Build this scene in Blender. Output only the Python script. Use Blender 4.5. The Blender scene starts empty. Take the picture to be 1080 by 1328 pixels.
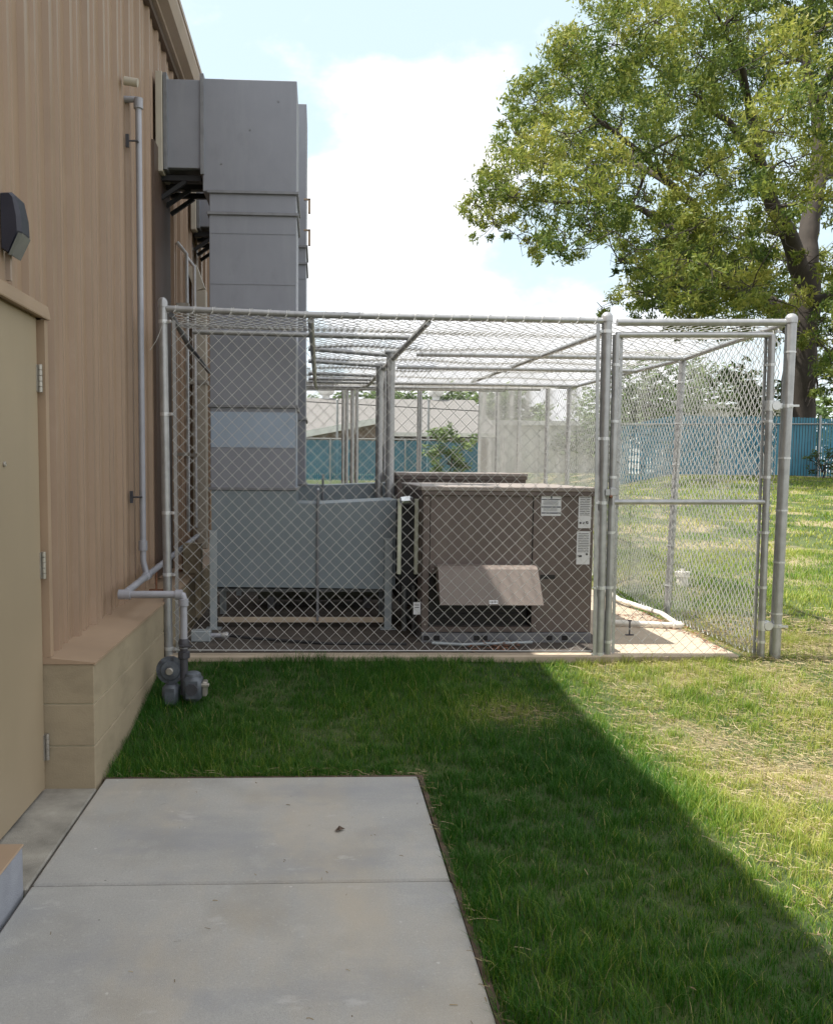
import bpy, math, random
import numpy as np
from mathutils import Vector, Matrix
R = math.radians
rng = random.Random(7)
nr = np.random.default_rng(11)
scene = bpy.context.scene
col = scene.collection

# ------------------------------------------------------------------ camera
F, PPX, PPY, ROLL, CZ = 1170.0, 470.0, 700.0, .005, 1.51
_d = Vector(((415 - PPX) / F, -(606 - PPY) / F, -1)).normalized()
_u = Vector((math.sin(ROLL), math.cos(ROLL), 0)); _u = (_u - _d * _u.dot(_d)).normalized()
_x = _d.cross(_u)
CAMROT = Matrix((_x, _d, _u))
CAM = Vector((0, 0, CZ))
def ray(px, py): return CAMROT @ Vector(((px - PPX) / F, -(py - PPY) / F, -1))
def at(px, py, Y):
    v = ray(px, py); return CAM + v * (Y / v.y)
def atX(px, py, X):
    v = ray(px, py); return CAM + v * (X / v.x)
def atZ(px, py, Z):
    v = ray(px, py); return CAM + v * ((Z - CZ) / v.z)
cd = bpy.data.cameras.new('camera'); cam = bpy.data.objects.new('camera', cd); col.objects.link(cam)
cam.matrix_world = Matrix.Translation(CAM) @ CAMROT.to_4x4()
cd.sensor_fit = 'HORIZONTAL'; cd.sensor_width = 36; cd.lens = 36 * F / 1080
cd.shift_x = (540 - PPX) / 1080; cd.shift_y = (PPY - 664) / 1080
cd.clip_end = 1500; cd.clip_start = .05
scene.camera = cam

# ------------------------------------------------------------------ light
SUN_EL = 62.0
sun_dir = Vector((-math.cos(R(SUN_EL)), 0.03, math.sin(R(SUN_EL)))).normalized()   # towards the sun
sl = bpy.data.lights.new('sun', 'SUN'); so = bpy.data.objects.new('sun', sl); col.objects.link(so)
sl.energy = 5.0; sl.angle = R(.53); sl.color = (1, .955, .87)
so.rotation_euler = sun_dir.to_track_quat('Z', 'Y').to_euler()
scene.view_settings.view_transform = 'Standard'; scene.view_settings.look = 'None'
scene.view_settings.gamma = 1; scene.view_settings.exposure = .9

w = bpy.data.worlds.new('World'); scene.world = w; w.use_nodes = True
nt = w.node_tree; N = nt.nodes; L = nt.links; N.clear()
out = N.new('ShaderNodeOutputWorld'); bg = N.new('ShaderNodeBackground'); bg.inputs[1].default_value = .15
sky = N.new('ShaderNodeTexSky'); sky.sky_type = 'NISHITA'; sky.sun_disc = False
sky.sun_elevation = R(SUN_EL); sky.sun_rotation = math.atan2(sun_dir.x, sun_dir.y)
sky.air_density = 1.0; sky.dust_density = 2.0; sky.ozone_density = 1.0
tc = N.new('ShaderNodeTexCoord')
mp = N.new('ShaderNodeMapping'); mp.inputs['Scale'].default_value = (1, 1, 1.7); mp.inputs['Location'].default_value = (.35, .2, .1)
L.new(tc.outputs['Generated'], mp.inputs[0])
ns = N.new('ShaderNodeTexNoise'); ns.inputs['Scale'].default_value = 4.2; ns.inputs['Detail'].default_value = 10; ns.inputs['Roughness'].default_value = .58
L.new(mp.outputs[0], ns.inputs['Vector'])
sx = N.new('ShaderNodeSeparateXYZ'); L.new(tc.outputs['Generated'], sx.inputs[0])
# big cloud bank low over the yard: a soft lobe round one direction of the sky
def lobe(px, py, width):
    v = ray(px, py).normalized()
    dp = N.new('ShaderNodeVectorMath'); dp.operation = 'DOT_PRODUCT'; L.new(tc.outputs['Generated'], dp.inputs[0]); dp.inputs[1].default_value = v
    m = N.new('ShaderNodeMapRange'); m.interpolation_type = 'SMOOTHSTEP'; L.new(dp.outputs['Value'], m.inputs[0])
    m.inputs[1].default_value = math.cos(R(width)); m.inputs[2].default_value = math.cos(R(width * .35)); m.inputs[3].default_value = 0; m.inputs[4].default_value = .135
    return m.outputs[0]
def madd(a, b, op='ADD'):
    m = N.new('ShaderNodeMath'); m.operation = op
    for i, q in enumerate((a, b)):
        if isinstance(q, (int, float)): m.inputs[i].default_value = q
        else: L.new(q, m.inputs[i])
    return m.outputs[0]
bias = madd(madd(lobe(500, 270, 9), lobe(600, 420, 16)), lobe(790, 20, 5))
low = N.new('ShaderNodeMapRange'); L.new(sx.outputs[2], low.inputs[0]); low.inputs[1].default_value = .0; low.inputs[2].default_value = .26; low.inputs[3].default_value = .22; low.inputs[4].default_value = 0
def ramp(sock, a, b, top):
    m = N.new('ShaderNodeMapRange'); m.interpolation_type = 'SMOOTHSTEP'; L.new(sock, m.inputs[0]); m.inputs[1].default_value = a; m.inputs[2].default_value = b; m.inputs[3].default_value = 0; m.inputs[4].default_value = top; return m.outputs[0]
bias = madd(bias, madd(ramp(sx.outputs[2], .55, .8, .22), madd(ramp(sx.outputs[0], .55, .8, .2), ramp(sx.outputs[1], .3, -.2, .22))))  # added cloud overhead, to the right and behind, unseen, whitens the shade light
val = madd(madd(ns.outputs['Fac'], bias), low.outputs[0])
cr = N.new('ShaderNodeMapRange'); cr.interpolation_type = 'SMOOTHSTEP'; L.new(val, cr.inputs[0]); cr.inputs[1].default_value = .56; cr.inputs[2].default_value = .74
mix = N.new('ShaderNodeMix'); mix.data_type = 'RGBA'; L.new(cr.outputs[0], mix.inputs[0]); L.new(sky.outputs[0], mix.inputs[6]); mix.inputs[7].default_value = (4.75, 4.8, 4.95, 1)
pale = N.new('ShaderNodeMix'); pale.data_type = 'RGBA'; pale.inputs[0].default_value = .8; pale.inputs[7].default_value = (3.1, 3.75, 4.0, 1)
L.new(sky.outputs[0], pale.inputs[6]); L.new(pale.outputs[2], mix.inputs[6])
L.new(mix.outputs[2], bg.inputs[0]); L.new(bg.outputs[0], out.inputs[0])

# ------------------------------------------------------------------ materials
def mat(name, c, rough=.6, metal=0, var=.12, scale=6, c2=None, bump=0, bscale=60, detail=6, stretch=None, spec=.5, trans=0):
    m = bpy.data.materials.new(name); m.use_nodes = True; t = m.node_tree; n = t.nodes; l = t.links
    b = n['Principled BSDF']; b.inputs['Roughness'].default_value = rough; b.inputs['Metallic'].default_value = metal
    b.inputs['Specular IOR Level'].default_value = spec
    tcn = n.new('ShaderNodeTexCoord'); mpn = n.new('ShaderNodeMapping'); l.new(tcn.outputs['Object'], mpn.inputs[0])
    if stretch: mpn.inputs['Scale'].default_value = stretch
    no = n.new('ShaderNodeTexNoise'); no.inputs['Scale'].default_value = scale; no.inputs['Detail'].default_value = detail; no.inputs['Roughness'].default_value = .6
    l.new(mpn.outputs[0], no.inputs['Vector'])
    rp = n.new('ShaderNodeValToRGB'); rp.color_ramp.elements[0].position = .3; rp.color_ramp.elements[1].position = .7
    a = [max(0, x * (1 - var)) for x in c]; bb = list(c2) if c2 else [min(1, x * (1 + var)) for x in c]
    rp.color_ramp.elements[0].color = (*a, 1); rp.color_ramp.elements[1].color = (*bb, 1)
    l.new(no.outputs['Fac'], rp.inputs[0]); l.new(rp.outputs[0], b.inputs['Base Color'])
    mr = n.new('ShaderNodeMapRange'); l.new(no.outputs['Fac'], mr.inputs[0]); mr.inputs[3].default_value = max(.05, rough - .1); mr.inputs[4].default_value = min(1, rough + .1)
    l.new(mr.outputs[0], b.inputs['Roughness'])
    if bump:
        n2 = n.new('ShaderNodeTexNoise'); n2.inputs['Scale'].default_value = bscale; n2.inputs['Detail'].default_value = 4; l.new(mpn.outputs[0], n2.inputs['Vector'])
        bp = n.new('ShaderNodeBump'); bp.inputs['Strength'].default_value = bump; bp.inputs['Distance'].default_value = .01
        l.new(n2.outputs['Fac'], bp.inputs['Height']); l.new(bp.outputs[0], b.inputs['Normal'])
    return m
def leafmat(name, stops, trans=.35, rough=.5):
    m = bpy.data.materials.new(name); m.use_nodes = True; t = m.node_tree; n = t.nodes; l = t.links
    b = n['Principled BSDF']; b.inputs['Roughness'].default_value = rough; b.inputs['Specular IOR Level'].default_value = .3
    at_ = n.new('ShaderNodeAttribute'); at_.attribute_name = 'rnd'
    rp = n.new('ShaderNodeValToRGB')
    while len(rp.color_ramp.elements) < len(stops): rp.color_ramp.elements.new(.5)
    for e, (p, c) in zip(rp.color_ramp.elements, stops): e.position = p; e.color = (*c, 1)
    l.new(at_.outputs['Fac'], rp.inputs[0]); l.new(rp.outputs[0], b.inputs['Base Color'])
    tr = n.new('ShaderNodeBsdfTranslucent'); l.new(rp.outputs[0], tr.inputs[0])
    ms = n.new('ShaderNodeMixShader'); ms.inputs[0].default_value = trans; l.new(b.outputs[0], ms.inputs[1]); l.new(tr.outputs[0], ms.inputs[2])
    l.new(ms.outputs[0], n['Material Output'].inputs[0])
    return m
M = dict(
 siding=mat('tan_siding', (.305, .212, .145), .45, 0, .08, 1.6, bump=.05, bscale=9),
 trim=mat('tan_trim', (.35, .252, .17), .5, 0, .1, 3),
 trimdark=mat('brown_trim', (.09, .06, .045), .5, 0, .15, 3),
 gutter=mat('gutter_brown', (.35, .27, .215), .45, 0, .1, 3),
 block=mat('painted_block', (.325, .268, .18), .75, 0, .10, 3, bump=.2, bscale=160),
 mortar=mat('mortar_line', (.42, .38, .27), .8, 0, .1, 9),
 door=mat('cream_door', (.335, .27, .183), .45, 0, .05, 2, bump=.04, bscale=200),
 steel=mat('hinge_steel', (.4, .38, .34), .4, .7, .15, 20),
 galv=mat('galvanised_pipe', (.38, .385, .39), .38, .6, .15, 14),
 wire=mat('galvanised_wire', (.54, .54, .53), .45, .12, .12, 3),
 tie=mat('tie_metal', (.6, .61, .62), .35, .5, .08, 10),
 duct_low=mat('galvanised_plenum', (.205, .245, .27), .5, .25, .07, 2, detail=10, bump=.04, bscale=3),
 duct=mat('galvanised_duct', (.245, .256, .292), .5, .25, .08, 2.5, detail=10, bump=.04, bscale=3),
 duct_pale=mat('pale_duct_panel', (.33, .40, .50), .42, .3, .06, 3),
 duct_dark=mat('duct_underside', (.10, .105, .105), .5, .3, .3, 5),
 flange=mat('duct_flange', (.20, .205, .22), .45, .4, .2, 9),
 strut=mat('strut_galv', (.34, .38, .40), .5, .35, .15, 9),
 bare=mat('bare_flange', (.60, .62, .50), .42, .4, .15, 9),
 black=mat('black_rubber', (.012, .012, .014), .6, 0, .3, 9),
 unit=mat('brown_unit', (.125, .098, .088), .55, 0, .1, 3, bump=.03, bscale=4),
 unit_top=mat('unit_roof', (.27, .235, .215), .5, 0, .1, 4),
 hood=mat('hood_taupe', (.185, .153, .136), .55, 0, .08, 3),
 coil=mat('coil_black', (.02, .018, .018), .5, .2, .4, 30),
 label=mat('sticker_white', (.72, .73, .76), .5, 0, .05, 30),
 ink=mat('sticker_ink', (.06, .06, .07), .6, 0, .1, 30),
 rust=mat('rusty_steel', (.20, .09, .05), .8, 0, .4, 30),
 conduit=mat('grey_conduit', (.33, .335, .37), .5, .2, .1, 8),
 meter=mat('meter_grey', (.10, .115, .135), .5, .15, .2, 12),
 meterdark=mat('meter_dark', (.06, .06, .07), .5, .2, .2, 12),
 chrome=mat('bright_fitting', (.75, .78, .8), .25, .8, .1, 10),
 lampbody=mat('wallpack_body', (.022, .024, .04), .42, 0, .2, 6),
 lens=mat('wallpack_lens', (.13, .135, .14), .2, 0, .15, 10),
 cream=mat('cream_downspout', (.46, .42, .35), .5, 0, .08, 5),
 pvc=mat('white_pvc', (.72, .69, .62), .45, 0, .06, 6),
 slab=mat('concrete_slab', (.385, .38, .36), .85, 0, .12, 1.7, bump=.25, bscale=300, detail=12),
 slab_cool=mat('cool_concrete', (.27, .285, .32), .85, 0, .2, 4, bump=.3, bscale=200),
 slab_old=mat('stained_sill', (.29, .275, .24), .85, 0, .35, 5, bump=.3, bscale=200),
 joint=mat('joint_dirt', (.085, .055, .038), .9, 0, .4, 25),
 lowduct=mat('pale_green_jacket', (.24, .26, .20), .5, .1, .1, 3),
 pad_shade=mat('pad_shade_tone', (.075, .062, .052), .9, 0, .4, 9, bump=.6, bscale=80),
 pad=mat('pad_concrete', (.42, .345, .26), .85, 0, .18, 2.5, bump=.3, bscale=200, detail=10),
 padedge=mat('pad_face', (.34, .30, .24), .85, 0, .2, 6, bump=.3, bscale=120),
 blue=mat('blue_slats', (.035, .19, .29), .45, 0, .15, 3),
 roofsh=mat('roof_shingle', (.155, .148, .142), .85, 0, .1, 3, bump=.4, bscale=30),
 brick=mat('far_brick', (.20, .15, .125), .85, 0, .25, 8),
 white=mat('white_fascia', (.80, .80, .78), .55, 0, .04, 3),
 offwhite=mat('pale_wall', (.70, .70, .68), .7, 0, .05, 1),
 bark=mat('tree_bark', (.045, .036, .03), .9, 0, .35, 5, bump=.8, bscale=9, stretch=(1, 1, .25)),
 stone=mat('pebble', (.5, .49, .46), .8, 0, .2, 40),
)
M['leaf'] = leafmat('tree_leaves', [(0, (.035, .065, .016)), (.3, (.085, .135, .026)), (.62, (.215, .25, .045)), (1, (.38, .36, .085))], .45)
M['leafdark'] = leafmat('dark_leaves', [(0, (.02, .035, .012)), (.5, (.05, .085, .025)), (1, (.12, .17, .05))], .35)
M['leafpale'] = leafmat('pale_leaves', [(0, (.05, .09, .03)), (.5, (.12, .18, .06)), (1, (.24, .30, .12))], .35)
M['grass'] = leafmat('grass_blades', [(0, (.022, .095, .008)), (.38, (.045, .155, .013)), (.62, (.23, .33, .04)), (.9, (.42, .42, .10)), (1, (.48, .42, .21))], .4, .45)
M['straw'] = leafmat('dry_straw', [(0, (.15, .11, .06)), (.5, (.29, .225, .125)), (1, (.44, .37, .23))], .1, .7)

# chain link seen close is bare zinc; slab gets specks and stains
def slab_stains():
    m = M['slab']; t = m.node_tree; n = t.nodes; l = t.links; b = n['Principled BSDF']
    src = b.inputs['Base Color'].links[0].from_socket
    tcn = n.new('ShaderNodeTexCoord')
    def layer(src, scale, lo, hi, color, fac, detail=3, kind='noise'):
        if kind == 'noise':
            q = n.new('ShaderNodeTexNoise'); q.inputs['Scale'].default_value = scale; q.inputs['Detail'].default_value = detail; o = q.outputs['Fac']
        else:
            q = n.new('ShaderNodeTexVoronoi'); q.inputs['Scale'].default_value = scale; o = q.outputs['Distance']
        l.new(tcn.outputs['Object'], q.inputs['Vector'])
        r = n.new('ShaderNodeMapRange'); l.new(o, r.inputs[0]); r.inputs[1].default_value = lo; r.inputs[2].default_value = hi; r.inputs[3].default_value = 0; r.inputs[4].default_value = fac
        x = n.new('ShaderNodeMix'); x.data_type = 'RGBA'; l.new(r.outputs[0], x.inputs[0]); l.new(src, x.inputs[6]); x.inputs[7].default_value = (*color, 1)
        return x.outputs[2]
    s = layer(src, 2.3, .52, .75, (.24, .225, .19), .55, 8)
    s = layer(s, 5.5, .60, .72, (.47, .46, .43), .5, 5)
    s = layer(s, 9, .06, .035, (.60, .60, .58), .8, kind='v')
    s = layer(s, 7, .035, .02, (.10, .10, .09), .8, kind='v')
    l.new(s, b.inputs['Base Color'])
slab_stains()
def streaks(name, color, fac, sc, lo=.52, hi=.75, scale=1.0):
    m = M[name]; t = m.node_tree; n = t.nodes; l = t.links; b = n['Principled BSDF']; src = b.inputs['Base Color'].links[0].from_socket
    tcn = n.new('ShaderNodeTexCoord'); mpn = n.new('ShaderNodeMapping'); mpn.inputs['Scale'].default_value = sc; l.new(tcn.outputs['Object'], mpn.inputs[0])
    q = n.new('ShaderNodeTexNoise'); q.inputs['Scale'].default_value = scale; q.inputs['Detail'].default_value = 7; q.inputs['Roughness'].default_value = .65; l.new(mpn.outputs[0], q.inputs['Vector'])
    r = n.new('ShaderNodeMapRange'); l.new(q.outputs['Fac'], r.inputs[0]); r.inputs[1].default_value = lo; r.inputs[2].default_value = hi; r.inputs[3].default_value = 0; r.inputs[4].default_value = fac
    x = n.new('ShaderNodeMix'); x.data_type = 'RGBA'; l.new(r.outputs[0], x.inputs[0]); l.new(src, x.inputs[6]); x.inputs[7].default_value = (*color, 1); l.new(x.outputs[2], b.inputs['Base Color'])
for nm in ('duct', 'duct_low', 'duct_pale'):
    streaks(nm, (.31, .33, .36), .3, (5, 5, .7), .50, .72, 2.2); streaks(nm, (.17, .175, .19), .25, (3, 3, 1.6), .56, .74, 2.6)
streaks('siding', (.20, .14, .10), .45, (3, 9, .35), .5, .75, 1.5); streaks('siding', (.40, .31, .24), .3, (1, 2, 1), .55, .75, 2.5)
streaks('door', (.30, .245, .165), .35, (4, 4, .6), .52, .75, 1.6)
streaks('block', (.20, .165, .11), .5, (1, 1, 2.5), .52, .72, 3); streaks('unit', (.20, .165, .145), .45, (4, 4, .8), .5, .72, 2.5); streaks('hood', (.23, .195, .17), .4, (6, 2, 1), .5, .72, 3)
streaks('slab', (.26, .26, .25), .5, (1, 1, 1), .45, .68, 130); streaks('slab', (.55, .54, .52), .45, (1, 1, 1), .58, .68, 70); streaks('slab', (.46, .40, .31), .6, (.8, .3, 1), .45, .62, 1.6); streaks('slab', (.27, .28, .30), .55, (.5, .9, 1), .5, .66, 2.1); streaks('slab', (.50, .49, .47), .5, (1, 1.6, 1), .62, .68, 4)
streaks('blue', (.10, .30, .42), .5, (1.5, 1.5, .5), .48, .7, 1.3); streaks('meter', (.05, .055, .065), .6, (1, 1, 1), .45, .6, 22); streaks('galv', (.22, .22, .23), .5, (3, 3, 1), .52, .7, 6)

# ------------------------------------------------------------------ mesh builder
class MB:
    def __init__(s): s.v = []; s.f = []; s.n = 0; s.rnd = None
    def add(s, verts, faces):
        verts = np.asarray(verts, dtype=np.float64).reshape(-1, 3); o = s.n
        s.v.append(verts); s.n += len(verts)
        for f in faces: s.f.append([i + o for i in f])
        return s
    def box(s, x0, x1, y0, y1, z0, z1, bev=0):
        if x0 > x1: x0, x1 = x1, x0
        if y0 > y1: y0, y1 = y1, y0
        if z0 > z1: z0, z1 = z1, z0
        b = min(bev, (x1 - x0) / 3, (y1 - y0) / 3, (z1 - z0) / 3)
        if b <= 0:
            v = [(x, y, z) for z in (z0, z1) for y in (y0, y1) for x in (x0, x1)]
            return s.add(v, [(0, 2, 3, 1), (4, 5, 7, 6), (0, 1, 5, 4), (2, 6, 7, 3), (0, 4, 6, 2), (1, 3, 7, 5)])
        v = []; idx = {}
        X = (x0, x1); Y = (y0, y1); Z = (z0, z1)
        for i in (0, 1):
            for j in (0, 1):
                for k in (0, 1):
                    sx_, sy_, sz_ = (1 if i == 0 else -1), (1 if j == 0 else -1), (1 if k == 0 else -1)
                    for a in range(3):
                        p = [X[i] + sx_ * b, Y[j] + sy_ * b, Z[k] + sz_ * b]; p[a] = (X[i], Y[j], Z[k])[a]
                        idx[i, j, k, a] = len(v); v.append(p)
        fs = []
        for a in range(3):
            o1, o2 = [q for q in range(3) if q != a]
            for e in (0, 1):
                ring = []
                for (p, q) in ((0, 0), (1, 0), (1, 1), (0, 1)):
                    c = [0, 0, 0]; c[a] = e; c[o1] = p; c[o2] = q; ring.append(idx[c[0], c[1], c[2], a])
                fs.append(ring if (e == 1) == (a != 1) else ring[::-1])
        for a in range(3):
            o1, o2 = [q for q in range(3) if q != a]
            for p in (0, 1):
                for q in (0, 1):
                    c0 = [0, 0, 0]; c0[a] = 0; c0[o1] = p; c0[o2] = q; c1 = list(c0); c1[a] = 1
                    ring = [idx[(*c0, o1)], idx[(*c1, o1)], idx[(*c1, o2)], idx[(*c0, o2)]]
                    fs.append(ring)
        for i in (0, 1):
            for j in (0, 1):
                for k in (0, 1): fs.append([idx[i, j, k, a] for a in range(3)])
        return s.add(v, fs)
    def bar(s, p0, p1, w, h, up=(0, 0, 1)):
        p0 = Vector(p0); p1 = Vector(p1); d = (p1 - p0).normalized(); u = Vector(up)
        if abs(d.dot(u)) > .98: u = Vector((0, 1, 0))
        a = d.cross(u).normalized(); u = a.cross(d)
        v = [p + a * (sa * w / 2) + u * (su * h / 2) for p in (p0, p1) for (sa, su) in ((-1, -1), (1, -1), (1, 1), (-1, 1))]
        return s.add(v, [(3, 2, 1, 0), (4, 5, 6, 7), (0, 1, 5, 4), (1, 2, 6, 5), (2, 3, 7, 6), (3, 0, 4, 7)])
    def tube(s, pts, r, n=10, caps=True):
        pts = [Vector(p) for p in pts]; m = len(pts)
        rs = r if isinstance(r, (list, tuple)) else [r] * m
        prev = None; v = []
        for i, p in enumerate(pts):
            if i == 0: d = pts[1] - p
            elif i == m - 1: d = p - pts[i - 1]
            else: d = (pts[i + 1] - p).normalized() + (p - pts[i - 1]).normalized()
            d = d.normalized() if d.length > 1e-9 else Vector((0, 0, 1))
            if prev is None:
                a = d.cross(Vector((0, 0, 1)) if abs(d.z) < .9 else Vector((0, 1, 0))).normalized()
            else:
                a = (prev - d * prev.dot(d)).normalized()
            prev = a; b = d.cross(a)
            for k in range(n):
                t = 2 * math.pi * k / n; v.append(p + (a * math.cos(t) + b * math.sin(t)) * rs[i])
        f = [(i * n + k, i * n + (k + 1) % n, (i + 1) * n + (k + 1) % n, (i + 1) * n + k) for i in range(m - 1) for k in range(n)]
        if caps: f += [tuple(range(n))[::-1], tuple((m - 1) * n + k for k in range(n))]
        return s.add(v, f)
    def lathe(s, base, axis, prof, n=20):
        base = Vector(base); d = Vector(axis).normalized()
        a = d.cross(Vector((0, 0, 1)) if abs(d.z) < .9 else Vector((1, 0, 0))).normalized(); b = d.cross(a); v = []
        for (h, r) in prof:
            for k in range(n):
                t = 2 * math.pi * k / n; v.append(base + d * h + (a * math.cos(t) + b * math.sin(t)) * max(r, 1e-4))
        m = len(prof)
        f = [(i * n + k, i * n + (k + 1) % n, (i + 1) * n + (k + 1) % n, (i + 1) * n + k) for i in range(m - 1) for k in range(n)]
        f += [tuple(range(n))[::-1], tuple((m - 1) * n + k for k in range(n))]
        return s.add(v, f)
    def prism(s, poly, y0, y1, axis='y'):
        n = len(poly)
        mk = {'y': lambda p, t: (p[0], t, p[1]), 'x': lambda p, t: (t, p[0], p[1]), 'z': lambda p, t: (p[0], p[1], t)}[axis]
        v = [mk(p, y0) for p in poly] + [mk(p, y1) for p in poly]
        f = [tuple(range(n)), tuple(range(n, 2 * n))[::-1]] + [(i, n + i, n + (i + 1) % n, (i + 1) % n) for i in range(n)]
        return s.add(v, f)
    def build(s, name, material, parent=None, loc=None, smooth=False, origin=None):
        V = np.concatenate(s.v) if s.v else np.zeros((0, 3))
        if parent is not None: o = ROOT[parent.name]
        else:
            if origin is not None: o = np.array(origin)
            else: o = np.array([(V[:, 0].min() + V[:, 0].max()) / 2, (V[:, 1].min() + V[:, 1].max()) / 2, V[:, 2].min()])
        V = V - o
        me = bpy.data.meshes.new(name)
        me.from_pydata(V.tolist(), [], s.f)
        import bmesh
        bm = bmesh.new(); bm.from_mesh(me); bmesh.ops.recalc_face_normals(bm, faces=bm.faces); bm.to_mesh(me); bm.free()
        me.materials.append(material)
        if smooth:
            me.polygons.foreach_set('use_smooth', [True] * len(me.polygons))
            me.set_sharp_from_angle(angle=R(40))
        ob = bpy.data.objects.new(name, me); col.objects.link(ob)
        if parent is not None: ob.parent = parent
        else: ob.location = o
        ROOT[ob.name] = o
        return ob
ROOT = {}
def fastmesh(name, V, F4, material, rnd=None, parent=None, origin=None, smooth=False):
    """V (n,3), F4 (m,k) numpy -> object"""
    if parent is not None: o = ROOT[parent.name]
    else: o = np.array(origin if origin is not None else [(V[:, 0].min() + V[:, 0].max()) / 2, (V[:, 1].min() + V[:, 1].max()) / 2, V[:, 2].min()])
    me = bpy.data.meshes.new(name); k = F4.shape[1]; m = len(F4)
    me.vertices.add(len(V)); me.vertices.foreach_set('co', (V - o).astype(np.float32).ravel())
    me.loops.add(m * k); me.loops.foreach_set('vertex_index', F4.astype(np.int32).ravel())
    me.polygons.add(m); me.polygons.foreach_set('loop_start', np.arange(0, m * k, k, dtype=np.int32))
    me.update(calc_edges=True)
    if rnd is not None:
        a = me.attributes.new('rnd', 'FLOAT', 'FACE'); a.data.foreach_set('value', rnd.astype(np.float32))
    if smooth: me.polygons.foreach_set('use_smooth', np.ones(m, dtype=bool))
    me.materials.append(material)
    ob = bpy.data.objects.new(name, me); col.objects.link(ob)
    if parent is not None: ob.parent = parent
    else: ob.location = o
    ROOT[ob.name] = o
    return ob
def tag(o, label=None, cat=None, group=None, kind=None):
    if label: o['label'] = label
    if cat: o['category'] = cat
    if group: o['group'] = group
    if kind: o['kind'] = kind
    return o
def thing(name, loc, label, cat, group=None):
    o = bpy.data.objects.new(name, None); col.objects.link(o); o.location = Vector(loc); o.empty_display_size = .2
    ROOT[o.name] = np.array(Vector(loc)); return tag(o, label, cat, group)
def part(mb, name, m, parent, smooth=False, label=None):
    o = mb.build(name, M[m], parent, smooth=smooth)
    if label: o['label'] = label
    return o

# ------------------------------------------------------------------ terrain
GP = [(-60, -.03), (4.3, -.03), (4.75, .0), (5.4, .08), (6.05, .198), (7.9, .235), (11.5, .42), (14.5, .62), (18, .85), (27, 1.33), (31, 1.36), (60, 1.25), (900, 1.25)]
GY = np.array([p[0] for p in GP]); GZ = np.array([p[1] for p in GP])
def tz(x, y):
    x = np.asarray(x, float); y = np.asarray(y, float)
    z = np.interp(y, GY, GZ)
    f2 = np.clip((x - 8) / 3, 0, 1); f2 = f2 * f2 * (3 - 2 * f2)
    z = np.where(y > 18, (.85 + np.minimum(z - .85, .08)) * (1 - f2) + z * f2, z)
    inpad = (y > 6.12) & (y < 21)
    f = np.clip((x - 2.95) / .5, 0, 1); f = f * f * (3 - 2 * f)
    z = np.where(inpad, np.minimum(z, .17) * (1 - f) + z * f, z)
    # lawn beside the path: a few cm above the slab
    g = np.clip((x - .46) / .15, 0, 1)
    z = np.where(y < 4.3, z + g * .02, z)
    z = z + .012 * np.sin(x * 2.1 + y * 1.3) * np.clip((x - .6), 0, 1) + .02 * np.sin(x * .7 - y * .5) * np.clip((x - 3.2) / 2, 0, 1)
    return z
xs = np.concatenate([[-400, -150, -60, -25, -12, -6, -3], np.arange(-1.5, 8, .12), np.arange(8, 26, .6), [30, 40, 60, 100, 200, 500]])
ys = np.concatenate([[-60, -20, -8, -3, 0], np.arange(1, 9, .1), np.arange(9, 30, .4), [32, 36, 42, 50, 70, 110, 200, 400, 800]])
X, Y = np.meshgrid(xs, ys); Z = tz(X, Y)
V = np.stack([X.ravel(), Y.ravel(), Z.ravel()], 1); nx, ny = len(xs), len(ys)
ii = (np.arange(ny - 1)[:, None] * nx + np.arange(nx - 1)[None]).ravel()
gm = mat('lawn_ground', (.03, .055, .014), .95, 0, .3, 1.3, c2=(.07, .095, .024), bump=.8, bscale=60, detail=12)
def soil():
    n = gm.node_tree.nodes; l = gm.node_tree.links; b = n['Principled BSDF']; src = b.inputs['Base Color'].links[0].from_socket
    tcn = n.new('ShaderNodeTexCoord'); q = n.new('ShaderNodeTexNoise'); q.inputs['Scale'].default_value = 1.1; q.inputs['Detail'].default_value = 6
    l.new(tcn.outputs['Object'], q.inputs['Vector'])
    r = n.new('ShaderNodeMapRange'); l.new(q.outputs['Fac'], r.inputs[0]); r.inputs[1].default_value = .5; r.inputs[2].default_value = .62
    sp = n.new('ShaderNodeSeparateXYZ'); l.new(tcn.outputs['Object'], sp.inputs[0])
    r2 = n.new('ShaderNodeMapRange'); l.new(sp.outputs[0], r2.inputs[0]); r2.inputs[1].default_value = 1.7; r2.inputs[2].default_value = 2.4; r2.inputs[4].default_value = .85
    mm = n.new('ShaderNodeMath'); mm.operation = 'MULTIPLY'; l.new(r.outputs[0], mm.inputs[0]); l.new(r2.outputs[0], mm.inputs[1])
    x = n.new('ShaderNodeMix'); x.data_type = 'RGBA'; l.new(mm.outputs[0], x.inputs[0]); l.new(src, x.inputs[6]); x.inputs[7].default_value = (.27, .22, .13, 1)
    l.new(x.outputs[2], b.inputs['Base Color'])
soil()
g = fastmesh('ground', V, np.stack([ii, ii + 1, ii + nx + 1, ii + nx], 1), gm, origin=(0, 0, 0), smooth=True); tag(g, kind='structure')

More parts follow.
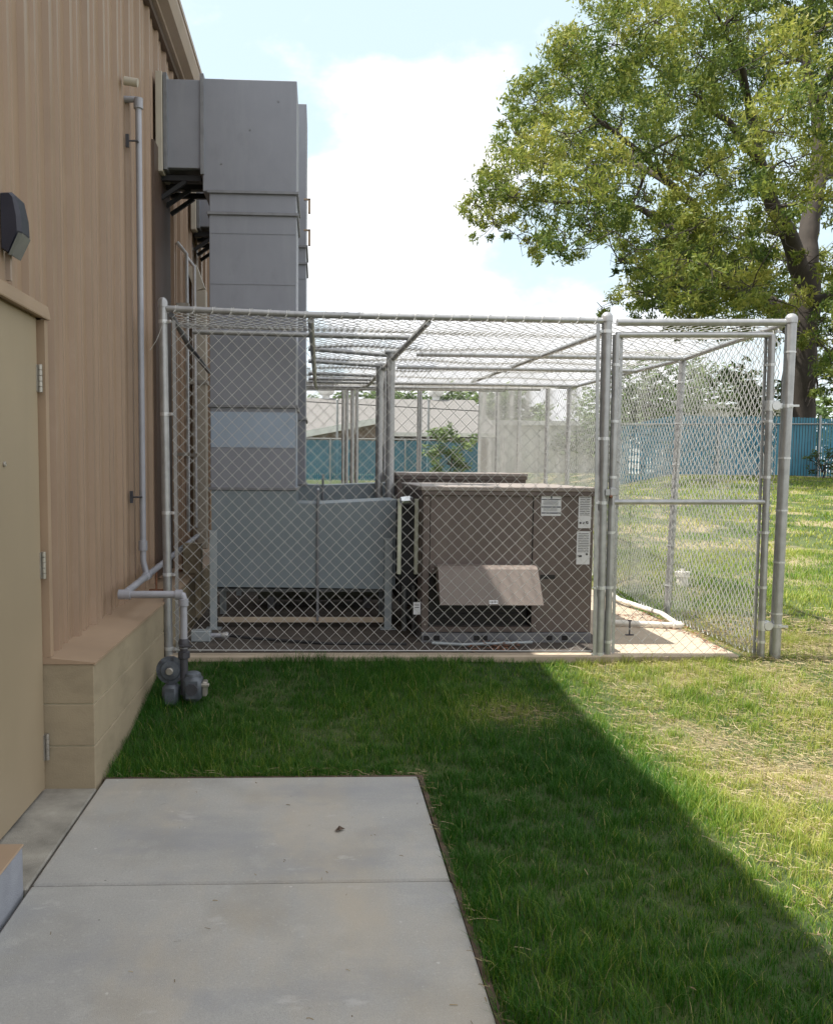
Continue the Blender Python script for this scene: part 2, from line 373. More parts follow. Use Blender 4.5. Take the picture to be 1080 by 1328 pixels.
# ------------------------------------------------------------------ path slab, sill, pad
SX0, SX1, SY1, SJ = -1.035, .485, 4.31, 3.19
def bevslab(mb, x0, x1, y0, y1, z0, z1): mb.box(x0, x1, y0, y1, z0, z1, .008)
mb = MB(); bevslab(mb, SX0 + .004, SX1, SJ + .006, SY1, -.1, 0); bevslab(mb, SX0 + .004, SX1 + .004, 1.67, SJ - .006, -.1, 0); bevslab(mb, SX0 + .004, SX1, -1.2, 1.662, -.1, .0)
p = mb.build('path', M['slab'], origin=(0, 0, 0)); tag(p, kind='structure')
p = MB().box(SX0, SX1 - .01, -1.2, 4.3, -.1, -.012).build('path_joint', M['joint'], origin=(0, 0, 0)); tag(p, kind='structure')
mb = MB().box(SX1 + .006, SX1 + .028, -1.2, SY1 + .03, -.1, -.004).box(-1.04, SX1 + .006, SY1 + .002, SY1 + .035, -.1, -.006); p = mb.build('bare_soil', M['joint'], origin=(0, 0, 0)); tag(p, kind='structure')
mb = MB().box(-1.3, SX0 - .006, 3.17, 4.19, -.1, -.004, .006); s_ = mb.build('door_sill_slab', M['slab_old'], origin=(0, 0, 0)); tag(s_, kind='structure')
PADZ = .235
PY0 = 6.05
pr = at(955, 857, 6.09).x - .0
mb = MB().box(-1.02, pr, PY0, 20.5, -.05, PADZ, .012); pd = mb.build('concrete_pad', M['pad'], origin=(0, 0, 0)); tag(pd, kind='structure')
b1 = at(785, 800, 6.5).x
mb = MB().box(-1.0, b1, PY0 + .09, 20.3, PADZ - .02, PADZ + .004); bd = mb.build('pad_shade_sheet', M['pad_shade'], origin=(0, 0, 0)); tag(bd, kind='structure')  # thin dark sheet, shade under ducts and unit put into its colour
mb = MB().box(pr + .001, pr + .06, PY0 + .03, 20.4, -.05, PADZ - .02); pd2 = mb.build('soil_edge', gm, origin=(0, 0, 0)); tag(pd2, kind='structure')

# ------------------------------------------------------------------ building
WX = -1.262     # siding face
B = thing('building', (-1.27, 8, 0), 'long tan ribbed metal building with a low painted block base along the grass', 'building')
EZ = CZ + 3.56
def siding(y0, y1, z0, z1):
    mb = MB(); per = .3556; ys_ = []
    k0 = math.floor(y0 / per) - 1; prof = []
    for k in range(k0, int(y1 / per) + 2):
        b = k * per + .08
        for (dy, dx) in ((0, 0), (.013, .027), (.055, .027), (.068, 0), (.118, 0), (.123, .004), (.131, .004), (.136, 0), (.178, 0), (.190, .014), (.214, .014), (.226, 0), (.268, 0), (.273, .004), (.281, .004), (.286, 0), (.318, 0)):
            prof.append((b + dy, dx))
    prof = [(min(max(y, y0), y1), dx) for y, dx in prof if y0 - .2 < y < y1 + .2]
    v = []; 
    for y, dx in prof: v += [(WX - .014 + dx, y, z0), (WX - .014 + dx, y, z1)]
    f = [(2 * i, 2 * i + 2, 2 * i + 3, 2 * i + 1) for i in range(len(prof) - 1) if prof[i + 1][0] - prof[i][0] > 1e-5]
    mb.add(v, f); return mb
mb = siding(4.20, 24, .612, EZ); 
for (a, b_, z0) in ((-7, 3.12, .14), (3.12, 4.20, 2.22)):
    q = siding(a, b_, z0, EZ); mb.add(np.concatenate(q.v), q.f)
part(mb, 'siding', 'siding', B)
mb = MB().box(-14, WX - .05, -7, 3.1, -.1, EZ - .01).box(-14, WX - .05, 4.22, 24, -.1, EZ - .01).box(-14, WX - .16, 3.1, 4.22, -.1, EZ - .01).box(WX - .16, WX - .05, 3.1, 4.22, 2.22, EZ - .01)
part(mb, 'wall', 'trim', B)
# roof + eave
mb = MB().prism([(WX + .17, EZ - .02), (WX + .17, EZ + .02), (-8, EZ + .6), (-14.2, EZ + .1), (-14.2, EZ)], -7.2, 24.2); part(mb, 'roof', 'gutter', B)
gx0, gx1 = WX + .012, -1.10
mb = MB().prism([(gx0, EZ - .20), (gx0 + .05, EZ - .20), (gx0 + .05, EZ - .17), (gx1 - .03, EZ - .15), (gx1, EZ - .06), (gx1, EZ + .03), (gx0, EZ + .03)], -7.15, 24.15)
part(mb, 'gutter', 'gutter', B)
mb = MB().box(WX - .01, gx0 + .02, -7, 24, EZ - .26, EZ - .203); part(mb, 'eave_closure', 'trimdark', B)
# bright-edged gutter strap seen up on the eave
for k, yy in enumerate((9.15, 9.5)):
    mb = MB(); mb.box(gx1 - .01, gx1 + .012, yy, yy + .06, EZ - .12, EZ + .05); mb.box(gx0 + .05, gx1 + .01, yy, yy + .06, EZ - .19, EZ - .171); part(mb, 'gutter_strap', 'flange', B)
# block plinth with sill flashing
PX = -1.046
P_ = MB()
for z0, z1 in ((-.06, .196), (.202, .396), (.402, .588)):
    P_.box(-1.45, PX, 4.185, 24, z0, z1, .003)
pl = part(P_, 'block_plinth', 'block', B)
mb = MB().box(-1.45, PX - .006, 4.191, 23.99, -.05, .589); q = part(mb, 'mortar_joints', 'mortar', pl)
mb = MB().prism([(WX - .04, .589), (WX - .04, .622), (WX + .02, .618), (PX + .008, .597), (PX + .008, .585), (PX + .004, .585), (PX + .004, .589)], 4.178, 24); q = part(mb, 'sill_flashing', 'trim', pl)
# near low curb
mb = MB().box(-1.5, PX, -3, 3.155, -.05, .16, .006); q = part(mb, 'low_curb', 'slab_cool', B)
mb = MB().box(-1.5, PX + .003, -3, 3.158, .1605, .168, .003); part(mb, 'curb_cap', 'trim', q)
# door
DY0, DY1, DZ = 3.19, 4.155, 2.165
DXF = -1.268
mb = MB().box(DXF - .045, DXF, DY0, DY1 - .004, .012, DZ - .004, .002); door = part(mb, 'door', 'door', B)
mb = MB().box(DXF - .12, DXF - .012, DY1, 4.185, -.02, DZ + .05).box(DXF - .12, DXF - .012, DY0 - .05, DY0 - .005, -.02, DZ + .05).box(DXF - .12, DXF - .012, DY0 - .005, DY1, DZ + .002, DZ + .05)
part(mb, 'door_frame', 'trim', B)
hz = [atX(px, py, DXF).z for px, py in ((47, 490), (54, 733), (61, 966))]
for z in hz:
    mb = MB()
    for k in range(5): mb.lathe((DXF + .012, DY1 + .002, z - .062 + k * .025), (0, 0, 1), [(0, .0085), (.001, .0095), (.0225, .0095), (.0235, .0085)], 12)
    mb.box(DXF - .004, DXF + .004, DY1 - .02, DY1 + .02, z - .06, z + .06)
    part(mb, 'hinge', 'steel', door, True)
pv = atX(5, 602, DXF + .001)
mb = MB().lathe(pv, (1, 0, 0), [(0, .011), (.006, .011), (.008, .007), (.004, .006)], 16); part(mb, 'peephole', 'steel', door, True)
mb = MB().prism([(WX - .02, 2.172), (WX + .032, 2.163), (WX + .034, 2.168), (WX + .032, 2.186), (WX + .024, 2.226), (WX - .02, 2.230)], 3.0, 4.235); part(mb, 'drip_cap', 'trim', B)
# jamb trim of siding by door
mb = MB().box(WX - .03, WX + .02, 4.185, 4.235, .62, 2.16); part(mb, 'corner_trim', 'trim', B)

# dark brown strip, white tubes, cream downspout further along the wall
mb = MB()
y0 = atX(201, 400, WX + .03).y; y1 = atX(221, 400, WX + .03).y
mb.box(WX - .01, WX + .035, y0, y1, .66, 3.9); o = mb.build('wall_strip', M['trimdark']); tag(o, 'dark brown flat strip on the siding behind the left fence post', 'flashing')
G = 'white refrigerant lines on the wall'
for i, (px, lab) in enumerate(((243, 'thin shiny vertical line on the wall, left of the pair beside the duct riser'), (253, 'thin shiny vertical line on the wall, right of the pair beside the duct riser'))):
    y = atX(px, 500, -1.17).y; t = thing('vertical_pipe', (-1.17, y, .9), lab, 'pipe', G)
    part(MB().tube([(-1.17, y, .93), (-1.17, y, 3.35), (-1.25, y, 3.45)], .016, 8), 'tube', 'tie', t, True)
    for z in (1.6, 2.9): part(MB().box(-1.26, -1.15, y - .03, y + .03, z, z + .03), 'clamp', 'steel', t)
y = atX(266, 500, -1.12).y
t = thing('downspout', (-1.14, y, .25), 'cream square downspout standing close against the left side of the duct riser', 'downspout')
part(MB().box(-1.21, -1.10, y - .05, y + .05, .7, 3.2, .01), 'spout', 'cream', t); part(MB().bar((-1.16, y, 3.2), (-1.24, y, 3.42), .11, .1), 'offset_bend', 'cream', t)
part(MB().box(-1.26, -1.09, y - .06, y + .06, 2.3, 2.34), 'strap', 'steel', t)
y = at(258, 760, 7.7).y
o = MB().box(PX + .002, PX + .05, 7.6, 7.72, PADZ, .86).box(PX - .1, PX + .001, 7.6, 7.72, .61, .86).build('wall_post', M['block']); tag(o, 'short painted upright post against the block base beside the dark recess', 'post')

# wall pack light
c = atX(19, 294, WX + .05); ly = c.y; lz = c.z
t = thing('wall_light', (WX, ly, lz), 'dark wall pack security light with a grey lens above the cream door', 'wall light')
prof = [(0, -.10), (0, .118), (.04, .120), (.056, .105), (.072, .03), (.075, -.03), (.062, -.055), (.03, -.118)]
mb = MB(); hw = .062; n = len(prof); rings = []
for (sy, sc_) in ((-1, .80), (-.78, 1), (.78, 1), (1, .80)):
    rings.append([(WX + .018 + p0[0] * (sc_ if p0[0] else 1), ly + sy * hw, lz + p0[1] * (1 if sc_ == 1 else .94)) for p0 in prof])
v = [q for r_ in rings for q in r_]
f = [tuple(range(n)), tuple(3 * n + i for i in range(n))[::-1]] + [(a * n + i, a * n + (i + 1) % n, (a + 1) * n + (i + 1) % n, (a + 1) * n + i) for a in range(3) for i in range(n)]
mb.add(v, f); part(mb, 'housing', 'lampbody', t)
e = .0035
mb = MB(); a0 = (WX + .018 + .075 + e, lz - .025); a1 = (WX + .018 + .064 + e, lz - .058 - e * .5); a2 = (WX + .018 + .033 + e, lz - .118 - e)
yy0, yy1 = ly - hw * .82, ly + hw * .80
mb.add([(a0[0], yy0, a0[1] - .012), (a0[0], yy1, a0[1] - .012), (a1[0], yy0, a1[1]), (a1[0], yy1, a1[1]), (a2[0], yy0, a2[1]), (a2[0], yy1, a2[1])], [(0, 1, 3, 2), (2, 3, 5, 4)])
mb.add([(a0[0] - .012, yy0 - .016, a0[1] - .012), (a0[0], yy0, a0[1] - .012), (a1[0], yy0, a1[1]), (a2[0], yy0, a2[1]), (a2[0] - .01, yy0 - .014, a2[1])], [(0, 1, 2, 3, 4)])
part(mb, 'lens', 'lens', t)
mb = MB().box(WX + .012, WX + .032, ly - .006, ly + .014, 2.24, lz - .1); o = mb.build('cable_cover', M['gutter']); tag(o, 'thin pale cable cover running down from the dark wall light to the door flashing', 'cable cover')

# stub pipe
a = atX(161, 104, WX + .02); b_ = atX(175, 110, WX + .09)
t = thing('pipe_stub', a, 'short beige vent stub sticking out of the siding above the grey conduit', 'pipe')
part(MB().tube([a, a + Vector((.085, 0, -.012))], .026, 14), 'stub', 'cream', t, True)

# gas / conduit pipe
RX = WX + .075
top = atX(177, 124, RX); mid = atX(188, 742, RX + .0); E1 = at(160, 771, 5.38); far = Vector((E1.x, 8.6, .9)); fl = atX(256, 695, E1.x)
t = thing('gas_pipe', (RX, mid.y, .1), 'grey gas pipe climbing the tan wall, turning along the ledge and dropping to the meter', 'pipe')
yv = (top.y + mid.y) / 2
r0 = .021
jn = Vector((E1.x, yv, E1.z + (fl.z - E1.z) * (yv - E1.y) / (fl.y - E1.y)))
part(MB().tube([(E1.x + .002, yv, jn.z), (RX, yv, jn.z + .10), (RX, yv, top.z - .02), (RX - .01, yv, top.z), (WX - .02, yv, top.z)], r0, 14), 'riser', 'conduit', t, True)
part(MB().tube([E1, fl], r0 + .001, 14), 'ledge_run', 'conduit', t, True)
E2 = at(238, 773, 5.38); E3 = at(240, 850, 5.38); E2.z = E1.z
part(MB().tube([E1, (E2.x - .02, E1.y, E1.z), (E2.x - .004, E1.y, E1.z - .006), (E2.x, E1.y, E1.z - .022), (E2.x, E1.y, .42)], r0 + .001, 14), 'drop', 'conduit', t, True)
for c_, ax, ln in ((E1 - Vector((.03, 0, 0)), (1, 0, 0), .075), ((E2.x - .05, E1.y, E1.z), (1, 0, 0), .045), ((E2.x, E1.y, E1.z - .07), (0, 0, 1), .045), ((RX, yv, jn.z + .17), (0, 0, 1), .07), ((RX, yv, top.z - .06), (0, 0, 1), .07), (jn - Vector((0, .04, 0)), (0, 1, 0), .08)):
    part(MB().lathe(c_, ax, [(0, .022), (.003, .030), (ln - .003, .030), (ln, .022)], 16), 'coupling', 'conduit', t, True)
for px, py in ((163, 175), (170, 645)):
    z = atX(px, py, WX + .02).z
    part(MB().box(WX, WX + .02, yv - .05, yv - .03, z - .04, z + .04).tube([(WX, yv - .04, z), (RX, yv - .04, z), (RX, yv, z)], .006, 8), 'bracket', 'meterdark', t)
for f_ in (.35, .75):
    q = Vector(E1).lerp(fl, f_ * .95)
    part(MB().box(q.x - .05, q.x + .05, q.y - .012, q.y + .012, .615, .632).tube([(q.x, q.y, .63), (q.x, q.y, q.z)], .007, 8), 'stand', 'rust', t)

# gas meter
mx = E2.x; my = 5.38
gz = .06
t = thing('gas_meter', (mx, my, gz), 'small grey gas meter and round regulator in the grass beside the block base', 'gas meter')
Cc = at(222, 868, 5.40)
part(MB().lathe(Cc - Vector((0, .05, 0)), (0, 1, 0), [(0, .03), (.004, .055), (.02, .062), (.022, .085), (.034, .085), (.036, .07), (.06, .05), (.085, .035)], 22), 'regulator', 'meter', t, True)
part(MB().lathe(Cc - Vector((0, .075, 0)), (0, 1, 0), [(0, .018), (.004, .022), (.026, .022)], 16), 'regulator_cap', 'steel', t, True)
for k in range(6):
    q = Cc + Vector((math.cos(k * 1.047 + .3) * .076, -.034, math.sin(k * 1.047 + .3) * .076)); part(MB().lathe(q, (0, 1, 0), [(-.008, .008), (.03, .008)], 6), 'flange_bolt', 'meterdark', t)
part(MB().tube([(mx - .02, my - .03, .44), (mx + .05, my - .04, .44)], .008, 8).lathe((mx, my, .43), (0, 0, 1), [(0, .03), (.03, .034), (.05, .026)], 10), 'shutoff_valve', 'meterdark', t, True)
_c2 = at(250, 890, 5.36); part(MB().lathe((_c2.x, my - .08, _c2.z - .01), (0, 1, 0), [(0, .035), (.02, .04)], 16), 'dial_face', 'meterdark', t, True)
part(MB().tube([Cc, (mx + .0, my + .02, Cc.z), (mx, my, Cc.z)], .022, 12), 'cross_pipe', 'meterdark', t, True)
part(MB().tube([(mx, my, .42), (mx, my, .14)], .024, 12).lathe((mx, my, .36), (0, 0, 1), [(0, .028), (.004, .036), (.04, .036), (.044, .028)], 8), 'inlet', 'meterdark', t, True)
C2 = at(250, 890, 5.36); C3 = at(222, 893, 5.40)
mb = MB(); mb.box(C2.x - .055, C2.x + .055, my - .07, my + .06, C2.z - .085, C2.z + .06, .02); part(mb, 'meter_body', 'meter', t, True)
mb = MB().lathe((C2.x, my - .005, C2.z + .055), (0, 0, 1), [(0, .05), (.02, .046), (.03, .03)], 18); part(mb, 'meter_top', 'meter', t, True)
mb = MB(); mb.box(C3.x - .045, C3.x + .05, my - .055, my + .06, C3.z - .1, C3.z + .035, .02); part(mb, 'meter_case', 'meter', t, True)
mb = MB(); mb.box(C2.x + .056, C2.x + .085, my - .04, my + .03, C2.z - .06, C2.z + .03, .006).box(C2.x + .03, C2.x + .10, my - .05, my - .02, C2.z + .0, C2.z + .02, .004); part(mb, 'index_dial', 'steel', t)
for cc in (C3, C2): part(MB().tube([(cc.x, my, cc.z - .05), (cc.x, my, 0)], .021, 10), 'ground_pipe', 'meterdark', t, True)

# junction box with a bright fitting at the foot of the duct
a = at(262, 829, 6.55)
t = thing('junction_box', a, 'grey electrical junction box with a bright conduit fitting lying on the pad under the duct', 'junction box')
a.z = PADZ + .045
part(MB().box(a.x - .075, a.x + .065, a.y - .05, a.y + .05, PADZ + .005, PADZ + .085, .006), 'box', 'strut', t)
part(MB().tube([(a.x + .065, a.y, a.z), (a.x + .15, a.y, a.z)], .018, 12), 'nipple', 'conduit', t, True)
part(MB().lathe((a.x + .14, a.y, a.z), (1, 0, 0), [(0, .02), (.02, .026), (.05, .026), (.055, .018)], 12), 'fitting', 'chrome', t, True)
b_ = at(500, 838, 6.4); part(MB().tube([(a.x + .19, a.y, a.z), (a.x + .35, a.y - .03, PADZ + .03), (b_.x - .4, 6.4, PADZ + .012), (b_.x + .15, 6.38, PADZ + .012)], .011, 8), 'flexible_cable', 'black', t, True)

# ------------------------------------------------------------------ ducts
DY = 7.10
def duct(Y0, Y1, x_wall, x_rl, x_rr, x_end, z_top, z_sof, z_pt, z_pb, root_label, pale=True):
    t = thing('duct', ((x_rl + x_rr) / 2, (Y0 + Y1) / 2, PADZ), root_label, 'duct', 'rooftop unit ducts entering the wall')
    xj = x_rl - .045
    part(MB().box(xj, x_rr, Y0, Y1, z_sof - .17, z_top, .004), 'elbow', 'duct', t)
    part(MB().box(x_wall, xj - .004, Y0 + .006, Y1 - .006, z_sof, z_top - .01, .004), 'wall_branch', 'duct', t)
    part(MB().box(x_wall + .02, xj - .01, Y0 + .03, Y1 - .03, z_sof - .006, z_sof - .001), 'branch_underside', 'duct_dark', t)
    part(MB().box(x_wall - .055, x_wall - .004, Y0 - .04, Y1 + .04, z_sof - .04, z_top + .03, .004), 'wall_curb', 'cream', t)
    part(MB().box(xj - .016, xj + .012, Y0 - .022, Y1 + .022, z_sof - .05, z_top + .028, .002), 'standing_flange', 'flange', t)
    part(MB().box(x_wall + .0, x_wall + .028, Y0 - .022, Y1 + .022, z_sof - .02, z_top + .028, .002), 'standing_flange', 'flange', t)
    zz = [z_sof - .17, z_sof - .33]
    part(MB().box(x_rl + .004, x_rr - .002, Y0 + .003, Y1 - .003, zz[1], zz[0] - .002, .003), 'offset_collar', 'duct', t)
    zb = [zz[1], z_sof - .70, 1.98, 1.34]
    part(MB().box(x_rl + .002, x_rr, Y0, Y1, zb[2], zb[0] - .002, .003), 'riser', 'duct', t)
    part(MB().box(x_rl + .003, x_rr - .001, Y0 + .002, Y1 - .002, zb[3], zb[2] - .002, .003), 'lower_riser', 'duct', t)
    for z in (zz[0], zz[1], zb[2], zb[3]):
        q = part(MB().box(x_rl - .014, x_rr + .016, Y0 - .018, Y1 + .018, z - .014, z + .010, .003), 'drive_slip', 'flange', t)
    # faint cross seam beads
    for z in (z_sof - .48, z_sof - .86):
        part(MB().box(x_rl + .01, x_rr - .006, Y0 - .004, Y0 + .002, z, z + .007), 'seam_bead', 'duct', t)
    # plenum : sloped top polygon
    pm = x_rr + .02
    part(MB().prism([(x_rl + .01, z_pb + .01), (x_rl + .01, zb[3] - .016), (x_rr + .006, zb[3] - .016), (x_rr + .006, z_pt - .015), (x_rr + .17, z_pt - .02), (x_rr + .17, z_pb + .005)], Y0 - .005, Y1), 'lower_plenum', 'duct_low', t)
    part(MB().prism([(x_rr + .18, z_pb + .005), (x_rr + .18, z_pt - .02), (x_end, z_pt + .015), (x_end, z_pb - .005)], Y0 - .01, Y1 + .01), 'unit_branch', 'duct_low', t)
    part(MB().box(x_rr + .165, x_rr + .185, Y0 - .03, Y1 + .03, z_pb - .26, z_pt + .09, .003), 'standing_flange', 'flange', t)
    return t
p0 = at(205, 98, DY); p1 = at(205, 216, DY)
xrl = at(271, 300, DY).x; xrr = at(384.5, 300, DY).x
zt = at(300, 102, DY).z; zs = at(230, 217, DY).z
zpt = at(410, 650, DY).z; zpb = at(400, 763, DY).z; xe = at(513, 700, DY).x
D1 = duct(DY, DY + .62, WX + .07, xrl, xrr, xe, zt, zs, zpt, zpb, 'tall grey galvanised duct nearest the camera with a square elbow into the tan wall')
# paler blue grey sheet on riser: separate part, proud of the riser
z0 = at(300, 580, DY).z; z1 = at(300, 534, DY).z
o = part(MB().box(xrl + .008, xrr - .004, DY - .0035, DY + .0005, z0, z1), 'pale_panel', 'duct_pale', D1, label='paler blue grey sheet on the riser')
o = part(MB().box(xrr + .0005, xrr + .003, DY + .01, DY + .3, z0 - .45, z1), 'pale_side', 'duct_pale', D1)  # same paler colour carried round onto the side
Rr = Vector((xrr, DY, 0))
# legs + crossbars
lx = [at(277, 800, DY - .06).x, at(503, 800, DY - .06).x]
for k, x in enumerate(lx):
    ztop = at(277, 688 if k == 0 else 697, DY - .06).z
    mb = MB(); mb.box(x - .028, x + .028, DY - .06, DY - .054, PADZ + .008, ztop).box(x - .028, x - .022, DY - .054, DY - .014, PADZ + .008, ztop); mb.box(x - .06, x + .06, DY - .1, DY + .02, PADZ, PADZ + .008)
    part(mb, 'leg', 'strut', D1)
    mb = MB(); mb.box(x - .028, x + .028, DY + .64, DY + .648, PADZ + .008, zpb + .3); part(mb, 'leg', 'strut', D1)
zc = at(400, 804, DY).z
part(MB().box(lx[0] + .03, lx[1] - .03, DY - .01, DY + .03, zc - .02, zc + .02, .003), 'crossbar', 'pad', D1)
part(MB().box(lx[0] + .02, lx[1] - .02, DY + .02, DY + .6, zpb - .03, zpb - .008), 'bearer', 'duct_dark', D1)
for yk in (.1, .32, .55):   # knee braces below branch
    mb = MB(); mb.bar((WX + .03, DY + yk, zs - .05), (WX + .34, DY + yk, zs - .05), .04, .04); mb.bar((WX + .03, DY + yk, zs - .20), (WX + .22, DY + yk, zs - .07), .03, .03); part(mb, 'wall_bracket', 'black', D1)
# screws
mb = MB()
for px, py in ((361, 131), (324, 168), (287, 212)):
    q = at(px, py, DY); part(MB().lathe((q.x, DY + .002, q.z), (0, -1, 0), [(0, .009), (.006, .007)], 8), 'screw_head', 'flange', D1)

D2Y = 8.95
xr2 = at(397, 300, D2Y).x; zt2 = at(390, 134, D2Y).z; zs2 = at(255, 293, D2Y).z
zp2 = at(450, 627, D2Y).z
D2 = duct(D2Y, D2Y + .62, WX + .07, xr2 - .72, xr2, xr2 + .95, zt2, zs2, zp2, zpb, 'second galvanised duct riser standing just behind the nearest one')
for (px, py0, py1) in ((401, 257, 275), (401, 297, 317)):
    a = at(px, py0, D2Y - .2); b2 = at(px, py1, D2Y - .2)
    mb = MB().box(xr2 - .02, a.x + .01, D2Y - .2, D2Y - .17, a.z - .012, a.z).box(a.x - .01, a.x + .012, D2Y - .2, D2Y - .14, b2.z, a.z); part(mb, 'corner_clip', 'trim', D2)
x_ = [xr2 - .65, xr2 + .85]
for x in x_: part(MB().box(x - .025, x + .025, D2Y - .06, D2Y - .052, PADZ, zpb + .3), 'leg', 'strut', D2)
for yk in (.1, .32, .55):
    mb = MB(); mb.bar((WX + .03, D2Y + yk, zs2 - .05), (WX + .34, D2Y + yk, zs2 - .05), .04, .04); mb.bar((WX + .03, D2Y + yk, zs2 - .20), (WX + .22, D2Y + yk, zs2 - .07), .03, .03); part(mb, 'wall_bracket', 'black', D2)
# low return duct behind legs
ya = 8.05
a = at(332, 800, ya); b2 = at(495, 765, ya)
t = thing('return_duct', ((a.x + b2.x) / 2, ya, PADZ), 'low pale green insulated duct lying behind the legs of the nearest duct', 'duct')
part(MB().lathe((a.x, ya + .22, .53), (1, 0, 0), [(0, .20), (.01, .235), (.5, .24), (b2.x - a.x, .235), (b2.x - a.x + .01, .2)], 28), 'casing', 'lowduct' if 'lowduct' in M else 'strut', t, True)
for xx in (a.x + .1, b2.x - .16): part(MB().box(xx, xx + .06, ya + .05, ya + .4, PADZ, .34), 'saddle', 'flange', t)
part(MB().lathe((a.x + .45, ya + .22, .53), (1, 0, 0), [(0, .24), (.002, .247), (.03, .247), (.032, .24)], 28), 'band', 'strut', t, True)

# ------------------------------------------------------------------ package units
UY = 6.50
def unit(Y0, Y1, x0, x1, zt_, label, detail=True):
    t = thing('air_conditioner', ((x0 + x1) / 2, (Y0 + Y1) / 2, PADZ), label, 'air conditioner', 'brown packaged air conditioners on the pad')
    zb = PADZ + .075
    # base rail
    mb = MB(); mb.box(x0, x1, Y0 - .012, Y0 + .04, PADZ, zb, .004).box(x0, x1, Y1 - .04, Y1, PADZ, zb, .004).box(x0, x0 + .05, Y0 + .04, Y1 - .04, PADZ, zb, .004).box(x1 - .05, x1, Y0 + .04, Y1 - .04, PADZ, zb, .004)
    part(mb, 'base_rail', 'flange', t)
    part(MB().box(x0 + .06, x1 - .06, Y0 + .05, Y1 - .05, zb - .01, zb + .05), 'floor_pan', 'coil', t)
    W = x1 - x0
    xa = x0 + .05; xb = x0 + W * .645; H = zt_ - .035
    zm = zb + (H - zb) * .42
    # corner posts and side bodies
    part(MB().box(x0 + .003, x1 - .003, Y0 + .32, Y1, zb + .002, H - .002, .006), 'cabinet', 'unit', t)
    part(MB().box(x0, xa, Y0, Y0 + .32, zb + .002, H, .004), 'corner_post', 'unit', t)
    part(MB().box(xa + .004, xb - .004, Y0 + .006, Y0 + .315, zm, H - .002, .004), 'upper_panel', 'unit', t)
    part(MB().box(xb, x1, Y0, Y0 + .318, zb + .002, H, .004), 'access_panel', 'unit', t)
    part(MB().box(xb - .003, xb + .001, Y0 + .003, Y0 + .05, zb + .01, H - .01), 'panel_gap', 'coil', t)
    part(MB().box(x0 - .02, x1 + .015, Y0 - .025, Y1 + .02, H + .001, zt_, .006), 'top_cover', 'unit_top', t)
    part(MB().box(x0 - .012, x1 + .01, Y0 - .018, Y1 + .012, H - .03, H, .003), 'top_rim', 'unit', t)
    # open intake below hood
    part(MB().box(xa + .004, xb - .008, Y0 + .10, Y0 + .31, zb + .04, zm - .002), 'intake_recess', 'coil', t)
    mb = MB()
    for k in range(5): mb.box(xa + .06, xb - .05, Y0 + .06 + .004 * k, Y0 + .075 + .004 * k, zb + .05 + k * .035, zb + .057 + k * .035)
    part(mb, 'intake_screen', 'coil', t)
    part(MB().box(xa, xb, Y0 + .004, Y0 + .09, zb + .003, zb + .042, .003), 'intake_sill', 'unit', t)
    for (sx_, sz_) in [(xa + .03, zm + .03), (xa + .03, H - .03), (xb - .03, zm + .03), (xb - .03, H - .03), (xb + .03, zb + .05), (xb + .03, H - .04), (x1 - .03, zb + .05), (x1 - .03, H - .55), ((xa + xb) / 2, H - .03), (x0 + .025, zb + .06), (x0 + .025, H - .05)]:
        part(MB().lathe((sx_, Y0 + .003, sz_), (0, -1, 0), [(0, .007), (.004, .007), (.006, .004)], 6), 'screw', 'steel', t)
    part(MB().box(xb + .06, xb + .17, Y0 - .004, Y0 - .001, (zb + H) / 2 - .12, (zb + H) / 2 - .09), 'handle', 'coil', t)
    return t, (xa, xb, zb, zm, H)
x0 = at(548, 700, UY).x; x1 = at(769, 700, UY).x; ztu = at(660, 632, UY).z + .005
U1, (xa, xb, zb, zm, H) = unit(UY, 8.05, x0, x1, ztu, 'large brown packaged air conditioner at the front of the cage with a sloped hood')
# hood
ha = at(567, 735, UY - .2); hb = at(700, 735, UY - .2); hz1 = at(630, 735, UY - .12).z; hz0 = at(630, 785, UY - .24).z
hx0, hx1 = at(568, 735, UY - .12).x, at(697, 735, UY - .12).x
mb = MB(); sh = [(UY + .004, hz1 + .005), (UY - .10, hz1), (UY - .13, hz1 - .018), (UY - .24, hz0), (UY - .225, hz0), (UY + .004, hz0 + .10)]
n = len(sh); v = [(hx0 + (0.0 if i < 3 else .004), a_, b_) for i, (a_, b_) in enumerate(sh)] + [(hx1 + (0 if i < 3 else .022), a_, b_) for i, (a_, b_) in enumerate(sh)]
mb.add(v, [tuple(range(n)), tuple(range(n, 2 * n))[::-1]] + [(i, n + i, n + (i + 1) % n, (i + 1) % n) for i in range(n)])
hood = part(mb, 'intake_hood', 'hood', U1)
hq = at(640, 781, UY - .235)
mb = MB(); dn = Vector((0, UY - .24 - (UY - .13), hz0 - (hz1 - .018))).normalized(); nn = Vector((0, dn.z, -dn.y)); nn = nn if nn.y < 0 else -nn
def tagbox(mb, cx, s0, s1, w, th, ofs=.001):
    base = Vector((cx, UY - .13, hz1 - .018)); a1 = base + dn * s0 + nn * ofs; a2 = base + dn * s1 + nn * ofs
    mb.add([a1 + Vector((-w / 2, 0, 0)), a1 + Vector((w / 2, 0, 0)), a2 + Vector((w / 2, 0, 0)), a2 + Vector((-w / 2, 0, 0))] + [a1 + Vector((-w / 2, 0, 0)) + nn * th, a1 + Vector((w / 2, 0, 0)) + nn * th, a2 + Vector((w / 2, 0, 0)) + nn * th, a2 + Vector((-w / 2, 0, 0)) + nn * th], [(0, 1, 2, 3), (4, 5, 6, 7), (0, 1, 5, 4), (2, 3, 7, 6), (1, 2, 6, 5), (0, 3, 7, 4)])
Ld = (Vector((0, UY - .24, hz0)) - Vector((0, UY - .13, hz1 - .018))).length
